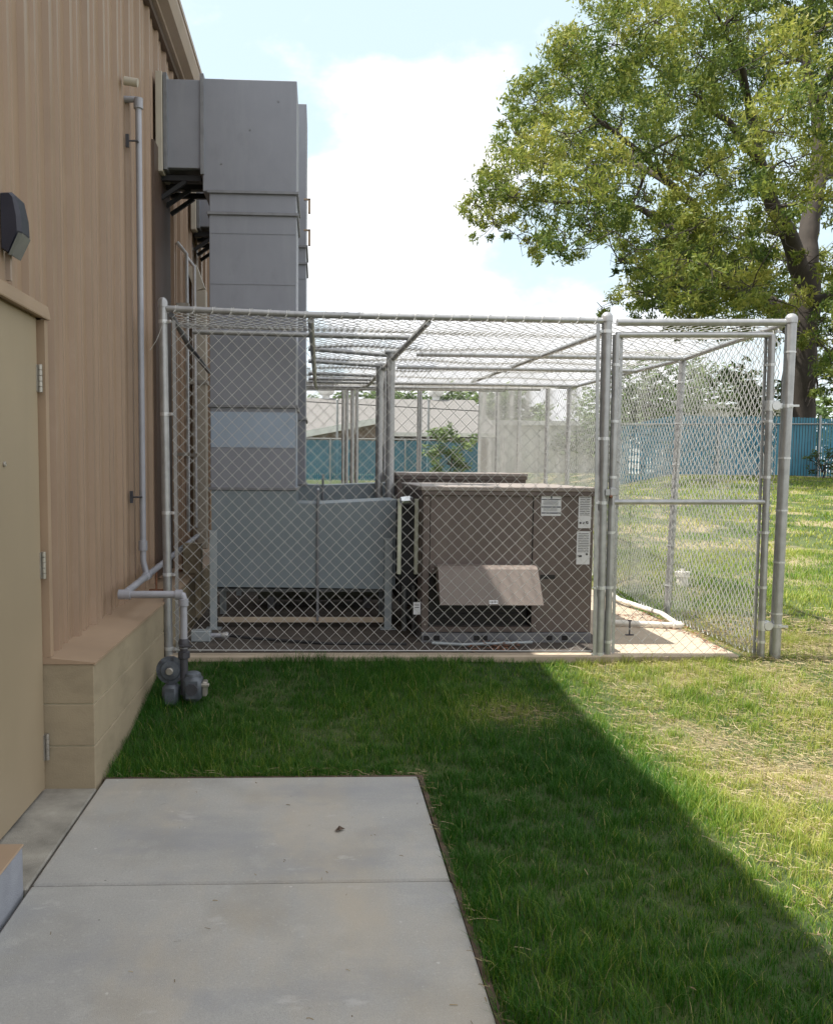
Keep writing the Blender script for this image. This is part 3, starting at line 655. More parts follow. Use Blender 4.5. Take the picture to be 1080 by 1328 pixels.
tagbox(mb, hq.x, Ld - .035, Ld - .008, .062, .003); part(mb, 'badge', 'label', hood)
mb = MB()
for k in range(5): tagbox(mb, hq.x - .022 + k * .011, Ld - .028, Ld - .016, .006, .001, .0042)
part(mb, 'badge_marks', 'ink', hood)
# stickers
def sticker(px0, px1, py0, py1, Yp, parent, name='sticker', ink=()):
    a = at(px0, py0, Yp); b = at(px1, py1, Yp)
    s1 = part(MB().box(a.x, b.x, Yp - .003, Yp - .0005, b.z, a.z), name, 'label', parent)
    mb = MB(); Wd = b.x - a.x; Hh = a.z - b.z
    for (u0, u1, v0, v1) in ink: mb.box(a.x + Wd * u0, a.x + Wd * u1, Yp - .0045, Yp - .0031, a.z - Hh * v1, a.z - Hh * v0)
    if ink: part(mb, 'print', 'ink' if name != 'warning_label' else 'meter', s1)
lines = [(.1, .9, .06 + .05 * k, .075 + .05 * k) for k in range(12)]
sticker(702, 727, 641, 669, UY, U1, 'warning_label', [(.02, .98, .22, .26), (.02, .98, .56, .62), (.02, .98, .84, .9), (.46, .54, .08, .2)] + [(.1, .85, .3 + .06 * k, .32 + .06 * k) for k in range(4)] + [(.1, .8, .66 + .05 * k, .675 + .05 * k) for k in range(3)])
sticker(750.5, 765.5, 640, 685, UY, U1, 'sticker', lines + [(.1, .25, .82, .88), (.35, .5, .82, .88), (.6, .8, .80, .88)])
sticker(748, 764, 689, 732, UY, U1, 'sticker', lines + [(.08, .4, .72, .78), (.7, .85, .66, .72)])
sticker(536, 545, 781, 797, UY + .02, U1, 'sticker', [(.2, .8, .2, .25), (.2, .8, .4, .45)])
# bottom rail slots
mb = MB()
for px in (553, 566, 618, 628, 712, 732): 
    q = at(px, 833, UY - .015); part(MB().box(q.x - .022, q.x + .022, UY - .0165, UY - .0125, PADZ + .02, PADZ + .055), 'fork_slot', 'coil', U1)
# canvas connector between duct and unit
t = thing('flexible_connector', ((xe + x0) / 2, UY + .7, .5), 'black flexible duct connector with bright metal flanges between the grey duct and the brown unit', 'duct connector')
xe1 = at(512, 700, DY).x
fz0, fz1 = at(520, 745, 6.75).z, at(520, 647, 6.75).z
fa = at(518, 700, 6.75).x
part(MB().box(xe + .012, x0 - .004, DY - .3, DY + .55, fz0 - .25, fz1 - .03, .01), 'canvas_sleeve', 'black', t)
part(MB().box(fa - .014, fa + .014, DY - .345, DY - .30, fz0, fz1, .002), 'flange', 'bare', t)
fb = at(540, 700, 6.75).x; part(MB().box(fb - .014, fb + .014, DY - .345, DY - .30, fz0 - .0, fz1, .002), 'flange', 'bare', t)
for px_, r_l in ((524, .02), (536, .015)): part(MB().tube([at(px_, 760, 6.75), at(px_, 818, 6.75)], r_l, 10), 'drain_leg', 'duct_dark', t, True)
q = at(527, 649, 6.72); part(MB().lathe(q, (1, .2, .05), [(-.05, .01), (-.045, .028), (.02, .034), (.05, .022), (.055, .01)], 9), 'taped_joint', 'chrome', t)
# unit 2
x02 = at(515, 660, 8.6).x; x12 = at(682, 640, 8.6).x
U2, _ = unit(8.62, 10.1, x02, x12, at(600, 613, 8.9).z, 'second brown packaged air conditioner standing directly behind the front one')
# further unit (mostly hidden)
# pipes/clutter on pad under hood
o = MB().tube([at(560, 834, 6.33), at(600, 836, 6.30), at(690, 833, 6.33)], .012, 8).build('metal_rod', M['strut']); tag(o, 'thin grey rod lying on the pad edge in front of the brown unit', 'rod')
t = thing('leaf_litter', at(660, 838, 6.2), 'reddish dry leaves caught at the foot of the fence under the unit hood', 'leaf litter'); t['kind'] = 'stuff'
bpy.data.objects.remove(t)
def leaves_at(name, pts, size, m, label, cat, seed=3):
    r_ = np.random.default_rng(seed); n = len(pts); P = np.array(pts)
    a = r_.uniform(0, 2 * math.pi, n); s = size * r_.uniform(.6, 1.3, n)
    d = np.stack([np.cos(a), np.sin(a), r_.uniform(-.2, .3, n)], 1) * s[:, None]; e2 = np.stack([-np.sin(a), np.cos(a), r_.uniform(-.4, .4, n)], 1) * (s * .35)[:, None]
    V = np.stack([P - d, P - e2, P + d, P + e2], 1).reshape(-1, 3); Fq = np.arange(4 * n).reshape(-1, 4)
    o = fastmesh(name, V, Fq, M[m]); tag(o, label, cat, kind='stuff'); return o
c = at(645, 838, 6.22)
leaves_at('leaf_litter', [(c.x + rng.gauss(0, .10), 6.28 + rng.gauss(0, .06), PADZ + .008 + abs(rng.gauss(0, .015))) for _ in range(160)], .02, 'rust', 'reddish dry leaves gathered on the pad in front of the brown unit', 'leaf litter')
c2_ = atZ(872, 812, PADZ); c3_ = atZ(830, 800, PADZ)
leaves_at('leaf_litter', [(c2_.x + rng.gauss(0, .10) - .05, c2_.y + rng.gauss(0, .12), PADZ + .006 + abs(rng.gauss(0, .008))) for _ in range(220)] + [(c2_.x - .15 + rng.gauss(0, .1), c2_.y + .35 + rng.gauss(0, .2), PADZ + .006 + abs(rng.gauss(0, .006))) for _ in range(160)] + [(pr - .02 + rng.gauss(0, .03), rng.uniform(6.15, 9), PADZ + .004) for _ in range(260)], .016, 'rust', 'brown leaf litter along the right edge of the pad by the white pipe', 'leaf litter', 5)
# pvc condensate pipe
t = thing('drain_pipe', atZ(884, 811, PADZ), 'white plastic drain pipe bent round on the sunlit pad edge behind the gate', 'pipe')
pz = PADZ + .03
P1 = atZ(770, 806, pz); P2 = atZ(883, 811, pz); P3 = atZ(858, 796, pz); P4 = atZ(803, 778, pz + .02); P5 = atZ(783, 764, pz + .06)
part(MB().tube([P1, P2 - Vector((.04, 0, 0)), P2, P2 + Vector((-.015, .04, 0)), P3, P4, P5], .022, 12), 'pipe_run', 'pvc', t, True)
part(MB().lathe(P2 - Vector((.07, 0, 0)), (1, 0, .02), [(0, .026), (.004, .03), (.07, .03)], 12), 'elbow', 'pvc', t, True)
mb = MB(); q = atZ(816, 824, PADZ); mb.tube([(q.x, q.y, PADZ), (q.x, q.y, PADZ + .11)], .006, 8).box(q.x - .03, q.x + .03, q.y - .012, q.y + .012, PADZ, PADZ + .008).box(q.x - .014, q.x + .014, q.y - .006, q.y + .006, PADZ + .11, PADZ + .12)
o = mb.build('anchor_stake', M['meterdark']); tag(o, 'small dark upright anchor bolt on the sunlit pad behind the gate', 'stake')
# white cleanout outside side fence
q = at(884, 768, 9.2); gzq = float(tz(q.x, q.y))
t = thing('cleanout_cap', (q.x, q.y, gzq), 'small white cleanout cap standing in the grass beyond the side fence', 'cleanout')
part(MB().lathe((q.x, q.y, gzq - .02), (0, 0, 1), [(0, .06), (.12, .06), (.121, .075), (.17, .075), (.172, .05)], 20), 'cap', 'pvc', t, True)
part(MB().box(q.x - .02, q.x + .02, q.y - .02, q.y + .02, gzq + .152, gzq + .18, .004), 'plug', 'pvc', t)

# ------------------------------------------------------------------ chain link
def chain(fn, nrm, U, Vn, w=.087, r=.0016, rippl=.008, seed=0, zlimits=None):
    """fn(u,v)->points for arrays; wires run along v, zigzag along u; returns V,F"""
    h = w / 2; ni = int(U / h); nj = int(Vn / h) + 1
    i = np.arange(ni)[:, None]; j = np.arange(nj)[None]
    o = (i + j) % 2
    u = (i + o) * h; v = np.broadcast_to(j * h, u.shape).astype(float)
    P = fn(u, v)                           # (ni,nj,3)
    n = np.asarray(nrm, float)
    rp = rippl * (np.sin(u * 5.1 + seed) * np.sin(v * 3.3 + seed * 2) + .6 * np.sin(u * 1.7 + v * 1.1 + seed))
    P = P + n * ((o * 2 - 1) * r * .9 + rp)[..., None]
    Ud = fn(np.array([[.5]]), np.array([[.5]])) - fn(np.array([[0.]]), np.array([[.5]])); Ud = (Ud / np.linalg.norm(Ud)).reshape(3)
    ring = np.stack([P + Ud * r * 1.35, P + n * r, P - Ud * r * 1.35, P - n * r], 2)   # ni,nj,4,3
    V = ring.reshape(-1, 3)
    idx = (np.arange(ni)[:, None, None] * nj * 4 + np.arange(nj - 1)[None, :, None] * 4)
    k = np.arange(4)[None, None]
    Fq = np.stack([idx + k, idx + (k + 1) % 4, idx + 4 + (k + 1) % 4, idx + 4 + k], -1).reshape(-1, 4)
    return V, Fq
def cap_post(mb, p, r, top):
    mb.lathe(top, (0, 0, 1), [(-.03, r * 1.12), (0, r * 1.12), (.012, r * 1.05), (.028, r * .7), (.034, r * .3)], 14)
FY = 6.09
def pl_(pxpy): return at(pxpy[0], pxpy[1], FY)
Ltop, Lbot = pl_((211, 392)), pl_((219, 850)); Mtop, Mbot = pl_((787, 411)), pl_((776, 857)); Rtop, Rbot = pl_((1026, 413)), pl_((1004, 853))
GPOST = .031
t = thing('chain_link_fence', ((Ltop.x + Mtop.x) / 2, FY, PADZ), 'wide front chain link fence panel in front of the ducts and brown unit', 'fence', 'chain link cage round the air conditioners')
Lbot.z = PADZ - .1; 
for (a, b, r) in ((Lbot, Ltop, .030), (Mbot, Mtop, .034), (Rbot, Rtop, .036)):
    bb = b.copy()
FR = t
mb = MB().tube([Lbot, Ltop], .029, 14); cap_post(mb, Lbot, .029, Ltop); part(mb, 'post', 'galv', t, True)
mbb = Mbot.copy(); mbb.z -= .05
mb = MB().tube([mbb, Mtop], .034, 16); cap_post(mb, Mbot, .034, Mtop); part(mb, 'post', 'galv', t, True)
ra = pl_((216, 400)); rm = pl_((398, 408)); rb = pl_((783, 416))
part(MB().tube([ra, rm, rb], .0215, 12), 'top_rail', 'galv', t, True)
# bottom tension wire / mesh
def vert(pt_top, pt_bot, u): return pt_bot.lerp(pt_top, u)
ztopf = lambda x: np.interp(x, [ra.x, rm.x, rb.x], [ra.z, rm.z, rb.z])
mx0 = pl_((225, 600)).x; mx1 = pl_((772, 600)).x
def fn(u, v):
    x = mx0 + u; zt_ = ztopf(x); zz0 = .262; H_ = 2.25
    return np.stack([x, np.full_like(x, FY - .026), zz0 + v * (zt_ + .012 - zz0) / H_], -1)
V, Fq = chain(fn, (0, -1, 0), mx1 - mx0, 2.25, seed=1, rippl=.005)
fastmesh('chain_link_mesh', V, Fq, M['wire'], parent=t)
part(MB().bar(pl_((226, 416)) - Vector((0, .02, 0)), pl_((231, 846)) - Vector((0, .02, 0)), .022, .008, (0, 1, 0)), 'tension_bar', 'galv', t)
part(MB().bar(pl_((774, 420)) - Vector((0, .026, 0)), pl_((769, 850)) - Vector((0, .026, 0)), .022, .008, (0, 1, 0)), 'tension_bar', 'galv', t)
def band(parent, px, py, r, left, ln=.05):
    q = pl_((px, py)); mb = MB().lathe(q - Vector((0, 0, .011)), (0, 0, 1), [(0, r + .003), (.022, r + .003)], 14)
    mb.bar(q, q + Vector((-ln if left else ln, -.02, 0)), .012, .02); mb.lathe(q + Vector((-ln if left else ln, -.035, 0)), (0, 1, 0), [(0, .008), (.03, .008)], 6)
    part(mb, 'tension_band', 'tie', parent)
for py in (417, 537, 665, 745, 841): band(t, 211.5 + (py - 392) * .0166, py, .029, False)
for py in (430, 569, 652, 762, 848): band(t, 787 - (py - 411) * .0247, py, .034, True)
part(MB().tube([(mx0, FY - .03, .272), (mx1, FY - .03, .262)], .003, 6), 'bottom_wire', 'wire', t)
# loose wire end poking left of the post
part(MB().tube([pl_((214, 418)) - Vector((0, .04, 0)), pl_((205, 442)) - Vector((0, .05, 0)), pl_((196, 455)) - Vector((0, .04, 0))], .002, 6), 'loose_wire', 'wire', t)
# ties on top rail
mb = MB()
for k in range(24):
    f_ = (k + .5) / 24; q = ra.lerp(rm, f_ * (rb.x - ra.x) / (rm.x - ra.x)) if f_ * (rb.x - ra.x) < (rm.x - ra.x) else rm.lerp(rb, (f_ * (rb.x - ra.x) - (rm.x - ra.x)) / (rb.x - rm.x))
    mb = MB().bar(q + Vector((-.012, -.025, -.026)), q + Vector((.016, -.012, .024)), .004, .004); mb.lathe(q, (1, .0, 0), [(-.003, .0245), (.003, .0245)], 10); part(mb, 'wire_tie', 'wire', t)

# gate
G_ = thing('chain_link_gate', (pl_((895, 860)).x, FY, PADZ), 'closed chain link gate with a middle rail at the right end of the cage front', 'gate')
hr = [pl_((790, 417)), pl_((1022, 417))]
gr = .0235
gTL, gTR, gBL, gBR = pl_((799, 434)), pl_((1001, 434)), pl_((787, 857)), pl_((986, 857))
ofs = Vector((0, 0, 0))
part(MB().tube([gBL, gTL], gr, 14), 'stile', 'galv', G_, True)
part(MB().tube([gBR - Vector((0, 0, .02)), gTR], gr, 14), 'stile', 'galv', G_, True)
part(MB().tube([gTL, gTR], .02, 12), 'top_bar', 'galv', G_, True)
mL = gBL.lerp(gTL, (857 - 648) / 423); mR = gBR.lerp(gTR, (857 - 648) / 423)
part(MB().tube([mL, mR], .018, 12), 'middle_bar', 'galv', G_, True)
part(MB().tube([gBL, (gBR.x, gBR.y, gBL.z)], .018, 12), 'bottom_bar', 'galv', G_, True)
def fg(u, v):
    H_ = (gTL.z - gBL.z); f_ = v / H_; xl = gBL.x + (gTL.x - gBL.x) * f_ + .03; xr = gBR.x + (gTR.x - gBR.x) * f_ - .03
    return np.stack([xl + (xr - xl) * u / (gTR.x - gTL.x - .06), np.full_like(u, FY + .022), gBL.z + v], -1)
V, Fq = chain(fg, (0, -1, 0), gTR.x - gTL.x - .04, gTL.z - gBL.z, seed=4, rippl=.004)
fastmesh('chain_link_mesh', V, Fq, M['wire'], parent=G_)
a = pl_((808, 432)); b = pl_((796, 857)); a.y = b.y = FY + .03; part(MB().bar(a, b, .02, .008, (0, 1, 0)), 'tension_bar', 'galv', G_)
a = pl_((996, 436)); b = pl_((980, 855)); a.y = b.y = FY + .03; part(MB().bar(a, b, .02, .008, (0, 1, 0)), 'tension_bar', 'galv', G_)
for k in range(6):
    for (A, Bp) in ((gBL, gTL), (gBR, gTR)):
        q = A.lerp(Bp, .06 + .17 * k); part(MB().lathe(q - Vector((0, 0, .009)), (0, 0, 1), [(0, gr + .003), (.018, gr + .003)], 12).bar(q, q + Vector((.035 if A is gBL else -.035, .02, 0)), .01, .016), 'tie_band', 'tie', G_)
for py in (524, 810):
    f_ = (857 - py) / 423; q = gBR.lerp(gTR, f_); pq = Rbot.lerp(Rtop, (853 - py) / 440)
    mb = MB(); mb.lathe(q - Vector((0, 0, .035)), (0, 0, 1), [(0, gr + .005), (.07, gr + .005)], 14); mb.lathe(q + Vector((.035, -.012, 0)), (0, 1, 0), [(-.02, .03), (-.01, .036), (.03, .036), (.035, .03)], 14)
    mb.bar(q, pq, .02, .035); mb.lathe(pq - Vector((0, 0, .012)), (0, 0, 1), [(0, .040), (.024, .040)], 14); mb.bar(pq + Vector((0, -.04, 0)), pq + Vector((.06, -.045, 0)), .014, .014)
    part(mb, 'hinge', 'tie', G_, True)
q = pl_((792, 640))
mb = MB().box(q.x - .05, q.x + .012, FY - .045, FY - .03, q.z - .012, q.z + .03).tube([(q.x - .0, FY - .035, q.z + .02), (q.x, FY - .04, q.z - .08)], .009, 8).box(q.x - .02, q.x + .02, FY - .05, FY - .02, q.z - .015, q.z + .04, .004); part(mb, 'latch', 'galv', G_)
part(MB().lathe((q.x - .018, FY - .07, q.z - .02), (0, 1, 0), [(0, .006), (.01, .012), (.02, .006)], 8), 'latch_bolt', 'rust', G_)

# side fence
SXF = Rtop.x
gy = [6.09, 7.9, 9.65, 11.5, 12.6, 14.4, 16.2, 18.0]
ftop = [2.53, 2.51, 2.52, 2.55, 2.66, 2.84, 3.0, 3.08]
S = thing('chain_link_fence', (SXF, 12, .4), 'long chain link side fence running away from the right gate post across the lawn', 'fence', 'chain link cage round the air conditioners')
ftop[0] = at(1018, 419, 6.12).z
tp = atX(885, 466, SXF - .02); ftop[1] = tp.z
mb = MB().tube([Rbot - Vector((0, 0, .08)), Rtop], .037, 16); cap_post(mb, Rbot, .037, Rtop); part(mb, 'post', 'galv', S, True)
gy[1] = tp.y
def xs_at(y, z=None): return SXF - (.0 if True else 0) - .02
for y, z in list(zip(gy, ftop))[1:]:
    bz = float(tz(SXF, y)) - .05
    mb = MB().tube([(SXF - .08 if y < 8 else SXF - .02, y, bz), (SXF - .02, y, z)], .030, 12); cap_post(mb, None, .03, Vector((SXF - .02, y, z))); part(mb, 'post', 'galv', S, True)
part(MB().tube([(SXF - .02, y, z) for y, z in zip(gy, ftop)], .0215, 10), 'top_rail', 'galv', S, True)
gya, fta = np.array(gy), np.array(ftop)
def fs(u, v):
    y = gy[0] + u; zt_ = np.interp(y, gya, fta); zb_ = tz(np.full_like(y, SXF), y) + .02; f_ = v / 2.26
    lean = np.where(y < 7.9, (1 - f_) * -.09 * (1 - (y - 6.09) / 1.8) - .06 * (1 - f_) * np.clip((y - 6.09) / 1.8, 0, 1), -.06 * (1 - f_) * np.clip(1 - (y - 7.9) / 3, 0, 1))
    return np.stack([SXF - .035 + lean, y, zb_ + (zt_ - zb_) * f_], -1)
V, Fq = chain(fs, (1, 0, 0), gy[-1] - gy[0], 2.26, seed=2, rippl=.014, r=.0030, w=.077)
fastmesh('chain_link_mesh', V, Fq, M['wire'], parent=S)
mb = MB()
for y, z in list(zip(gy, ftop)):
    for k in range(6):
        zz_ = z - .2 - k * .36; qx = (Rbot.lerp(Rtop, (zz_ - Rbot.z) / (Rtop.z - Rbot.z)).x if y < 6.2 else SXF - .02 - (.06 * (z - zz_) / 2.3 if y < 8 else 0)); part(MB().lathe((qx, y, zz_ - .005), (0, 0, 1), [(0, .040 if y < 6.2 else .034), (.012, .040 if y < 6.2 else .034)], 12), 'wire_tie', 'tie', S)

# back fence (Y=18) and inner row
BK = thing('chain_link_fence', (1.4, 18.0, PADZ), 'far chain link fence closing the back end of the cage', 'fence', 'chain link cage round the air conditioners')
for x in (SXF - 1.2, 1.95, .45, -.9):
    part(MB().tube([(x, 18.02, .2), (x, 18.02, 3.05)], .028, 10), 'post', 'galv', BK, True)
part(MB().tube([(-1.15, 18.02, 3.03), (SXF, 18.02, 3.08)], .0215, 8), 'top_rail', 'galv', BK, True)
def fb_(u, v): return np.stack([-1.1 + u, np.full_like(u, 18.0), .35 + v], -1)
V, Fq = chain(fb_, (0, -1, 0), SXF + 1.1, 2.7, seed=3)
fastmesh('chain_link_mesh', V, Fq, M['wire'], parent=BK)

# cage roof
RF = thing('cage_roof', (1, 8, 2.5), 'overhead chain link roof of galvanised rails and mesh covering the cage', 'cage roof')
def rz(x, y):
    x = np.asarray(x, float); y = np.asarray(y, float)
    base = np.interp(y, [6.09, 7.9, 11.5, 18], [0, 0, .06, .56])
    return 2.515 + base + np.interp(x, [-1.1, 0, 3.2], [ra.z - 2.515, rm.z - 2.515, rb.z - 2.515]) * 1.0
def rail(pts, r=.0215, name='rail', m='galv'): part(MB().tube(pts, r, 10), name, m, RF, True)
def yroof(px, py):   # depth at which the roof plane meets this pixel
    lo, hi = 6.1, 17.5; v = ray(px, py)
    for _ in range(30):
        y = (lo + hi) / 2; P_ = CAM + v * (y / v.y)
        if P_.z > float(rz(P_.x, y)) - .02: hi = y
        else: lo = y
    return y
xl = at(403, 410, 6.12).x; xm = at(555, 418, 6.12).x
for (pa, pb_) in (((250, 430), (538, 438)), ((400, 452), (512, 461)), ((400, 468), (493, 474)), ((400, 484), (490, 487)), ((400, 491), (490, 492))):
    ya_, yb_ = yroof(*pa), yroof(*pb_); ym = (ya_ + yb_) / 2; a = at(pa[0], pa[1], ym); b = at(pb_[0], pb_[1], ym); rail([a, b], .020)
for (pa, pb_) in (((540, 458), (1000, 462)), ((515, 475), (880, 479)), ((400, 494), (735, 498))):
    ym = yroof(*pa); a = at(pa[0], pa[1], ym); rail([(a.x, ym, float(rz(a.x, ym)) - .028), (SXF - .03, ym, float(rz(SXF, ym)) - .028)], .020)
rail([(xl, 6.12, float(rz(xl, 6.12)) - .03), (xl, 11.4, float(rz(xl, 11.4)) - .03), (xl, 18, float(rz(xl, 18)) - .03)], .022)
rail([(xm, 6.12, float(rz(xm, 6.12)) - .03), at(510, 465, 7.85), (.60, 11.4, float(rz(.6, 11.4)) - .03), (.56, 18, float(rz(.6, 18)) - .03)], .022)
rail([at(783, 431, 6.12), at(612, 495, 11.4)], .020, 'brace')
rail([at(800, 418, 6.1), at(1022, 418, 6.1)], .024, 'gate_header')
rail([at(1008, 428, 6.3), at(1000, 431, 6.4)], .02, 'rail_coupling')
for yy in (13.0, 15.5): rail([(-1.1, yy, float(rz(0, yy)) - .03), (SXF - .03, yy, float(rz(3, yy)) - .03)], .020)
rail([at(222, 408, 6.15), at(246, 450, 7.2), at(271, 482, 8.1)], .018, 'wall_rail', 'flange')
def mk(x0_, x1_, y0_, y1_, sd):
    def fr(u, v):
        x = x0_ + u; y = y0_ + v
        sag = -.03 * np.sin((y - 6.09) * 3.4) ** 2
        return np.stack([x, y, rz(x, y) + .012 + sag], -1)
    V, Fq = chain(fr, (0, 0, 1), x1_ - x0_, y1_ - y0_, seed=sd, rippl=.010, r=.0022)
    fastmesh('roof_mesh', V, Fq, M['wire'], parent=RF)
mk(-1.04, SXF - .03, 6.09, 7.0, 5)
mk(xl, SXF - .03, 7.0, 18, 6)
mk(-1.15, xl, 9.7, 18, 7)
# overhanging wire ends along the front rail handled by mesh; inner posts
G2 = 'inner posts holding up the cage roof'
for (px, pt, yy, rr, lab) in ((507, 458, 7.85, .037, 'thick inner post rising behind the joint of grey duct and brown unit'), (492.5, 474, 8.85, .036, 'inner post just left of the thick one, topped by a flat plate'), (500, 478, 9.8, .022, 'slim inner post squeezed between the two thick inner posts'),
        (463, 491, 14.0, .028, 'slim far post, right one of the three seen above the grey duct'), (457, 492, 15.6, .036, 'far post, middle one of the three seen above the grey duct'), (450, 492, 17.0, .036, 'far post, left one of the three seen above the grey duct')):
    a = at(px, pt, yy); o_ = thing('roof_post', (a.x, yy, PADZ), lab, 'post', G2)
    part(MB().tube([(a.x, yy, PADZ), (a.x, yy, a.z)], rr, 12), 'pole', 'galv', o_, True)
    part(MB().box(a.x - rr * 1.5, a.x + rr * 1.5, yy - rr * 1.4, yy + rr * 1.4, a.z, a.z + .02, .003), 'cap_plate', 'galv', o_)
for (px, py, yy, lab) in ((1, 1, 1, ''),): pass

# ------------------------------------------------------------------ blue fences
def slat_fence(x0_, y0_, x1_, y1_, h, label, zoff=0):
    A = Vector((x0_, y0_, 0)); Bv = Vector((x1_, y1_, 0)); Ln = (Bv - A).length; d = (Bv - A).normalized(); nrm = Vector((d.y, -d.x, 0))
    t = thing('slatted_fence', ((x0_ + x1_) / 2, (y0_ + y1_) / 2, float(tz((x0_ + x1_) / 2, (y0_ + y1_) / 2))), label, 'fence', 'blue slatted fence at the back of the lawn')
    mb = MB(); k = 0; s = 0
    rr = random.Random(5)
    while s < Ln - .05:
        p = A + d * (s + .045); g0 = float(tz(p.x, p.y)) + zoff
        q = p + d * .0; v = []
        for zz_ in (g0 + .05, g0 + h - .06 - rr.random() * .02):
            for (a_, b_) in ((-.034, -.004), (.034, -.004), (.034, .004), (-.034, .004)): v.append((p.x + d.x * a_ + nrm.x * b_, p.y + d.y * a_ + nrm.y * b_, zz_))
        mb.add(v, [(0, 1, 5, 4), (1, 2, 6, 5), (2, 3, 7, 6), (3, 0, 4, 7), (4, 5, 6, 7)]); s += .09
    part(mb, 'privacy_slats', 'blue', t)
    mb = MB(); n_ = max(2, int(Ln / 3))
    for i in range(n_ + 1):
        p = A + d * (Ln * i / n_) - nrm * -.05; g0 = float(tz(p.x, p.y)) + zoff
        part(MB().tube([(p.x, p.y, g0 - .1), (p.x, p.y, g0 + h + .02)], .035, 8), 'post', 'galv', t, True)
    a = A + nrm * .04; b = Bv + nrm * .04
    part(MB().tube([(a.x, a.y, float(tz(a.x, a.y)) + h + zoff), (b.x, b.y, float(tz(b.x, b.y)) + h + zoff)], .022, 8), 'top_rail', 'galv', t, True)
    return t
zA = at(450, 569, 38).z; zB = at(1040, 539, 27).z
gA = float(tz(3, 38)); gB = float(tz(15, 27.))
fx = at(795, 540, 27).x
slat_fence(-9, 38, at(622, 569, 38).x, 38, zA - gA, 'distant blue slatted fence seen through the cage, left stretch')
slat_fence(fx + .1, 27, 34, 27, zB - gB, 'near blue slatted fence crossing the lawn at the right under the big tree')

# ------------------------------------------------------------------ far buildings
yB = 52
def P3(px, py, yy=yB): return at(px, py, yy)
t = thing('shed', (P3(500, 580).x, yB + 3, 1.25), 'low brick building with a wide pale grey roof and white fascia beyond the blue fence', 'building')
xl_, xr_ = P3(300, 560).x, P3(634, 560).x
ze = P3(560, 562).z; zr = P3(560, 518, yB + 9).z
part(MB().box(xl_, xr_, yB, yB + 16, 1.2, ze - .25), 'wall', 'brick', t)
part(MB().prism([(yB - .5, ze - .2), (yB - .5, ze), (yB + 9, zr), (yB + 17, ze), (yB + 17, ze - .2)], xl_, xr_ + .6, 'x'), 'roof', 'roofsh', t)
part(MB().box(P3(510, 560).x, xr_ + .6, yB - .56, yB - .505, ze - .2, ze + .02), 'fascia', 'white', t)
# gabled wing on the left: sloping white barge board
wl, wr = P3(388, 556, yB - 4), P3(494, 540, yB - 4)
part(MB().prism([(wl.x - 4, 1.2), (wl.x - 4, wl.z - 1.2), (wl.x, wl.z - .3), (wr.x, wr.z - .3), (wr.x, 1.2)], yB - 3.9, yB - .6), 'wing_wall', 'brick', t)
part(MB().prism([(wl.x - 4, wl.z - 1.3), (wl.x - 4, wl.z - .95), (wr.x + .3, wr.z + .02), (wr.x + .3, wr.z - .3)], yB - 4.3, yB - 3.95), 'barge_board', 'white', t)
for px in (423, 565):
    q = P3(px, 512, yB + 9); 
    part(MB().lathe((q.x, yB + 9, zr - .1), (0, 0, 1), [(0, .25), (.3, .25), (.32, .4), (.5, .55), (.75, .58), (1.0, .45), (1.15, .2)], 16), 'roof_vent', 'white', t, True)
t = thing('warehouse', (P3(650, 560, 60).x, 60, 1.25), 'white low building far behind the right side mesh', 'building')
a = P3(626, 545, 60); b = P3(700, 566, 60)
part(MB().box(a.x, P3(825, 545, 60).x, 60, 68, 1.2, a.z - .3), 'wall', 'offwhite', t); part(MB().box(a.x - .4, P3(828, 545, 60).x, 59.6, 68.4, a.z - .3, a.z), 'roof', 'white', t)
t = thing('warehouse', (P3(980, 540, 45).x, 47, 1.25), 'pale low building just visible over the blue fence beside the tree trunk', 'building')
a = P3(880, 524, 45); b = P3(1030, 540, 45)
part(MB().box(a.x, b.x, 45, 52, 1.2, a.z - .25), 'wall', 'offwhite', t); part(MB().box(a.x - .3, b.x + .3, 44.7, 52.3, a.z - .25, a.z), 'roof', 'white', t)
# utility pole & wire
G3 = 'thin poles beyond the blue fence'
for px, lab in ((437.5, 'thin pole beyond the blue fence above the grey duct'), (556, 'thin pole beyond the blue fence, the right one of two')):
    a = P3(px, 520, 41); o_ = thing('wire_pole', (a.x, 41, 1.25), lab, 'pole', G3); part(MB().tube([(a.x, 41, 1.2), (a.x, 41, a.z)], .05, 8), 'mast', 'galv', o_, True); part(MB().lathe((a.x, 41, a.z), (0, 0, 1), [(0, .07), (.06, .07), (.1, .02)], 8), 'finial', 'galv', o_)
a = P3(330, 517, 41); b = P3(620, 533, 41)
o = MB().tube([a.lerp(b, k / 8) for k in range(9)], .022, 5).build('overhead_wire', M['black']); tag(o, 'dark wire strung between the thin poles beyond the blue fence', 'wire')

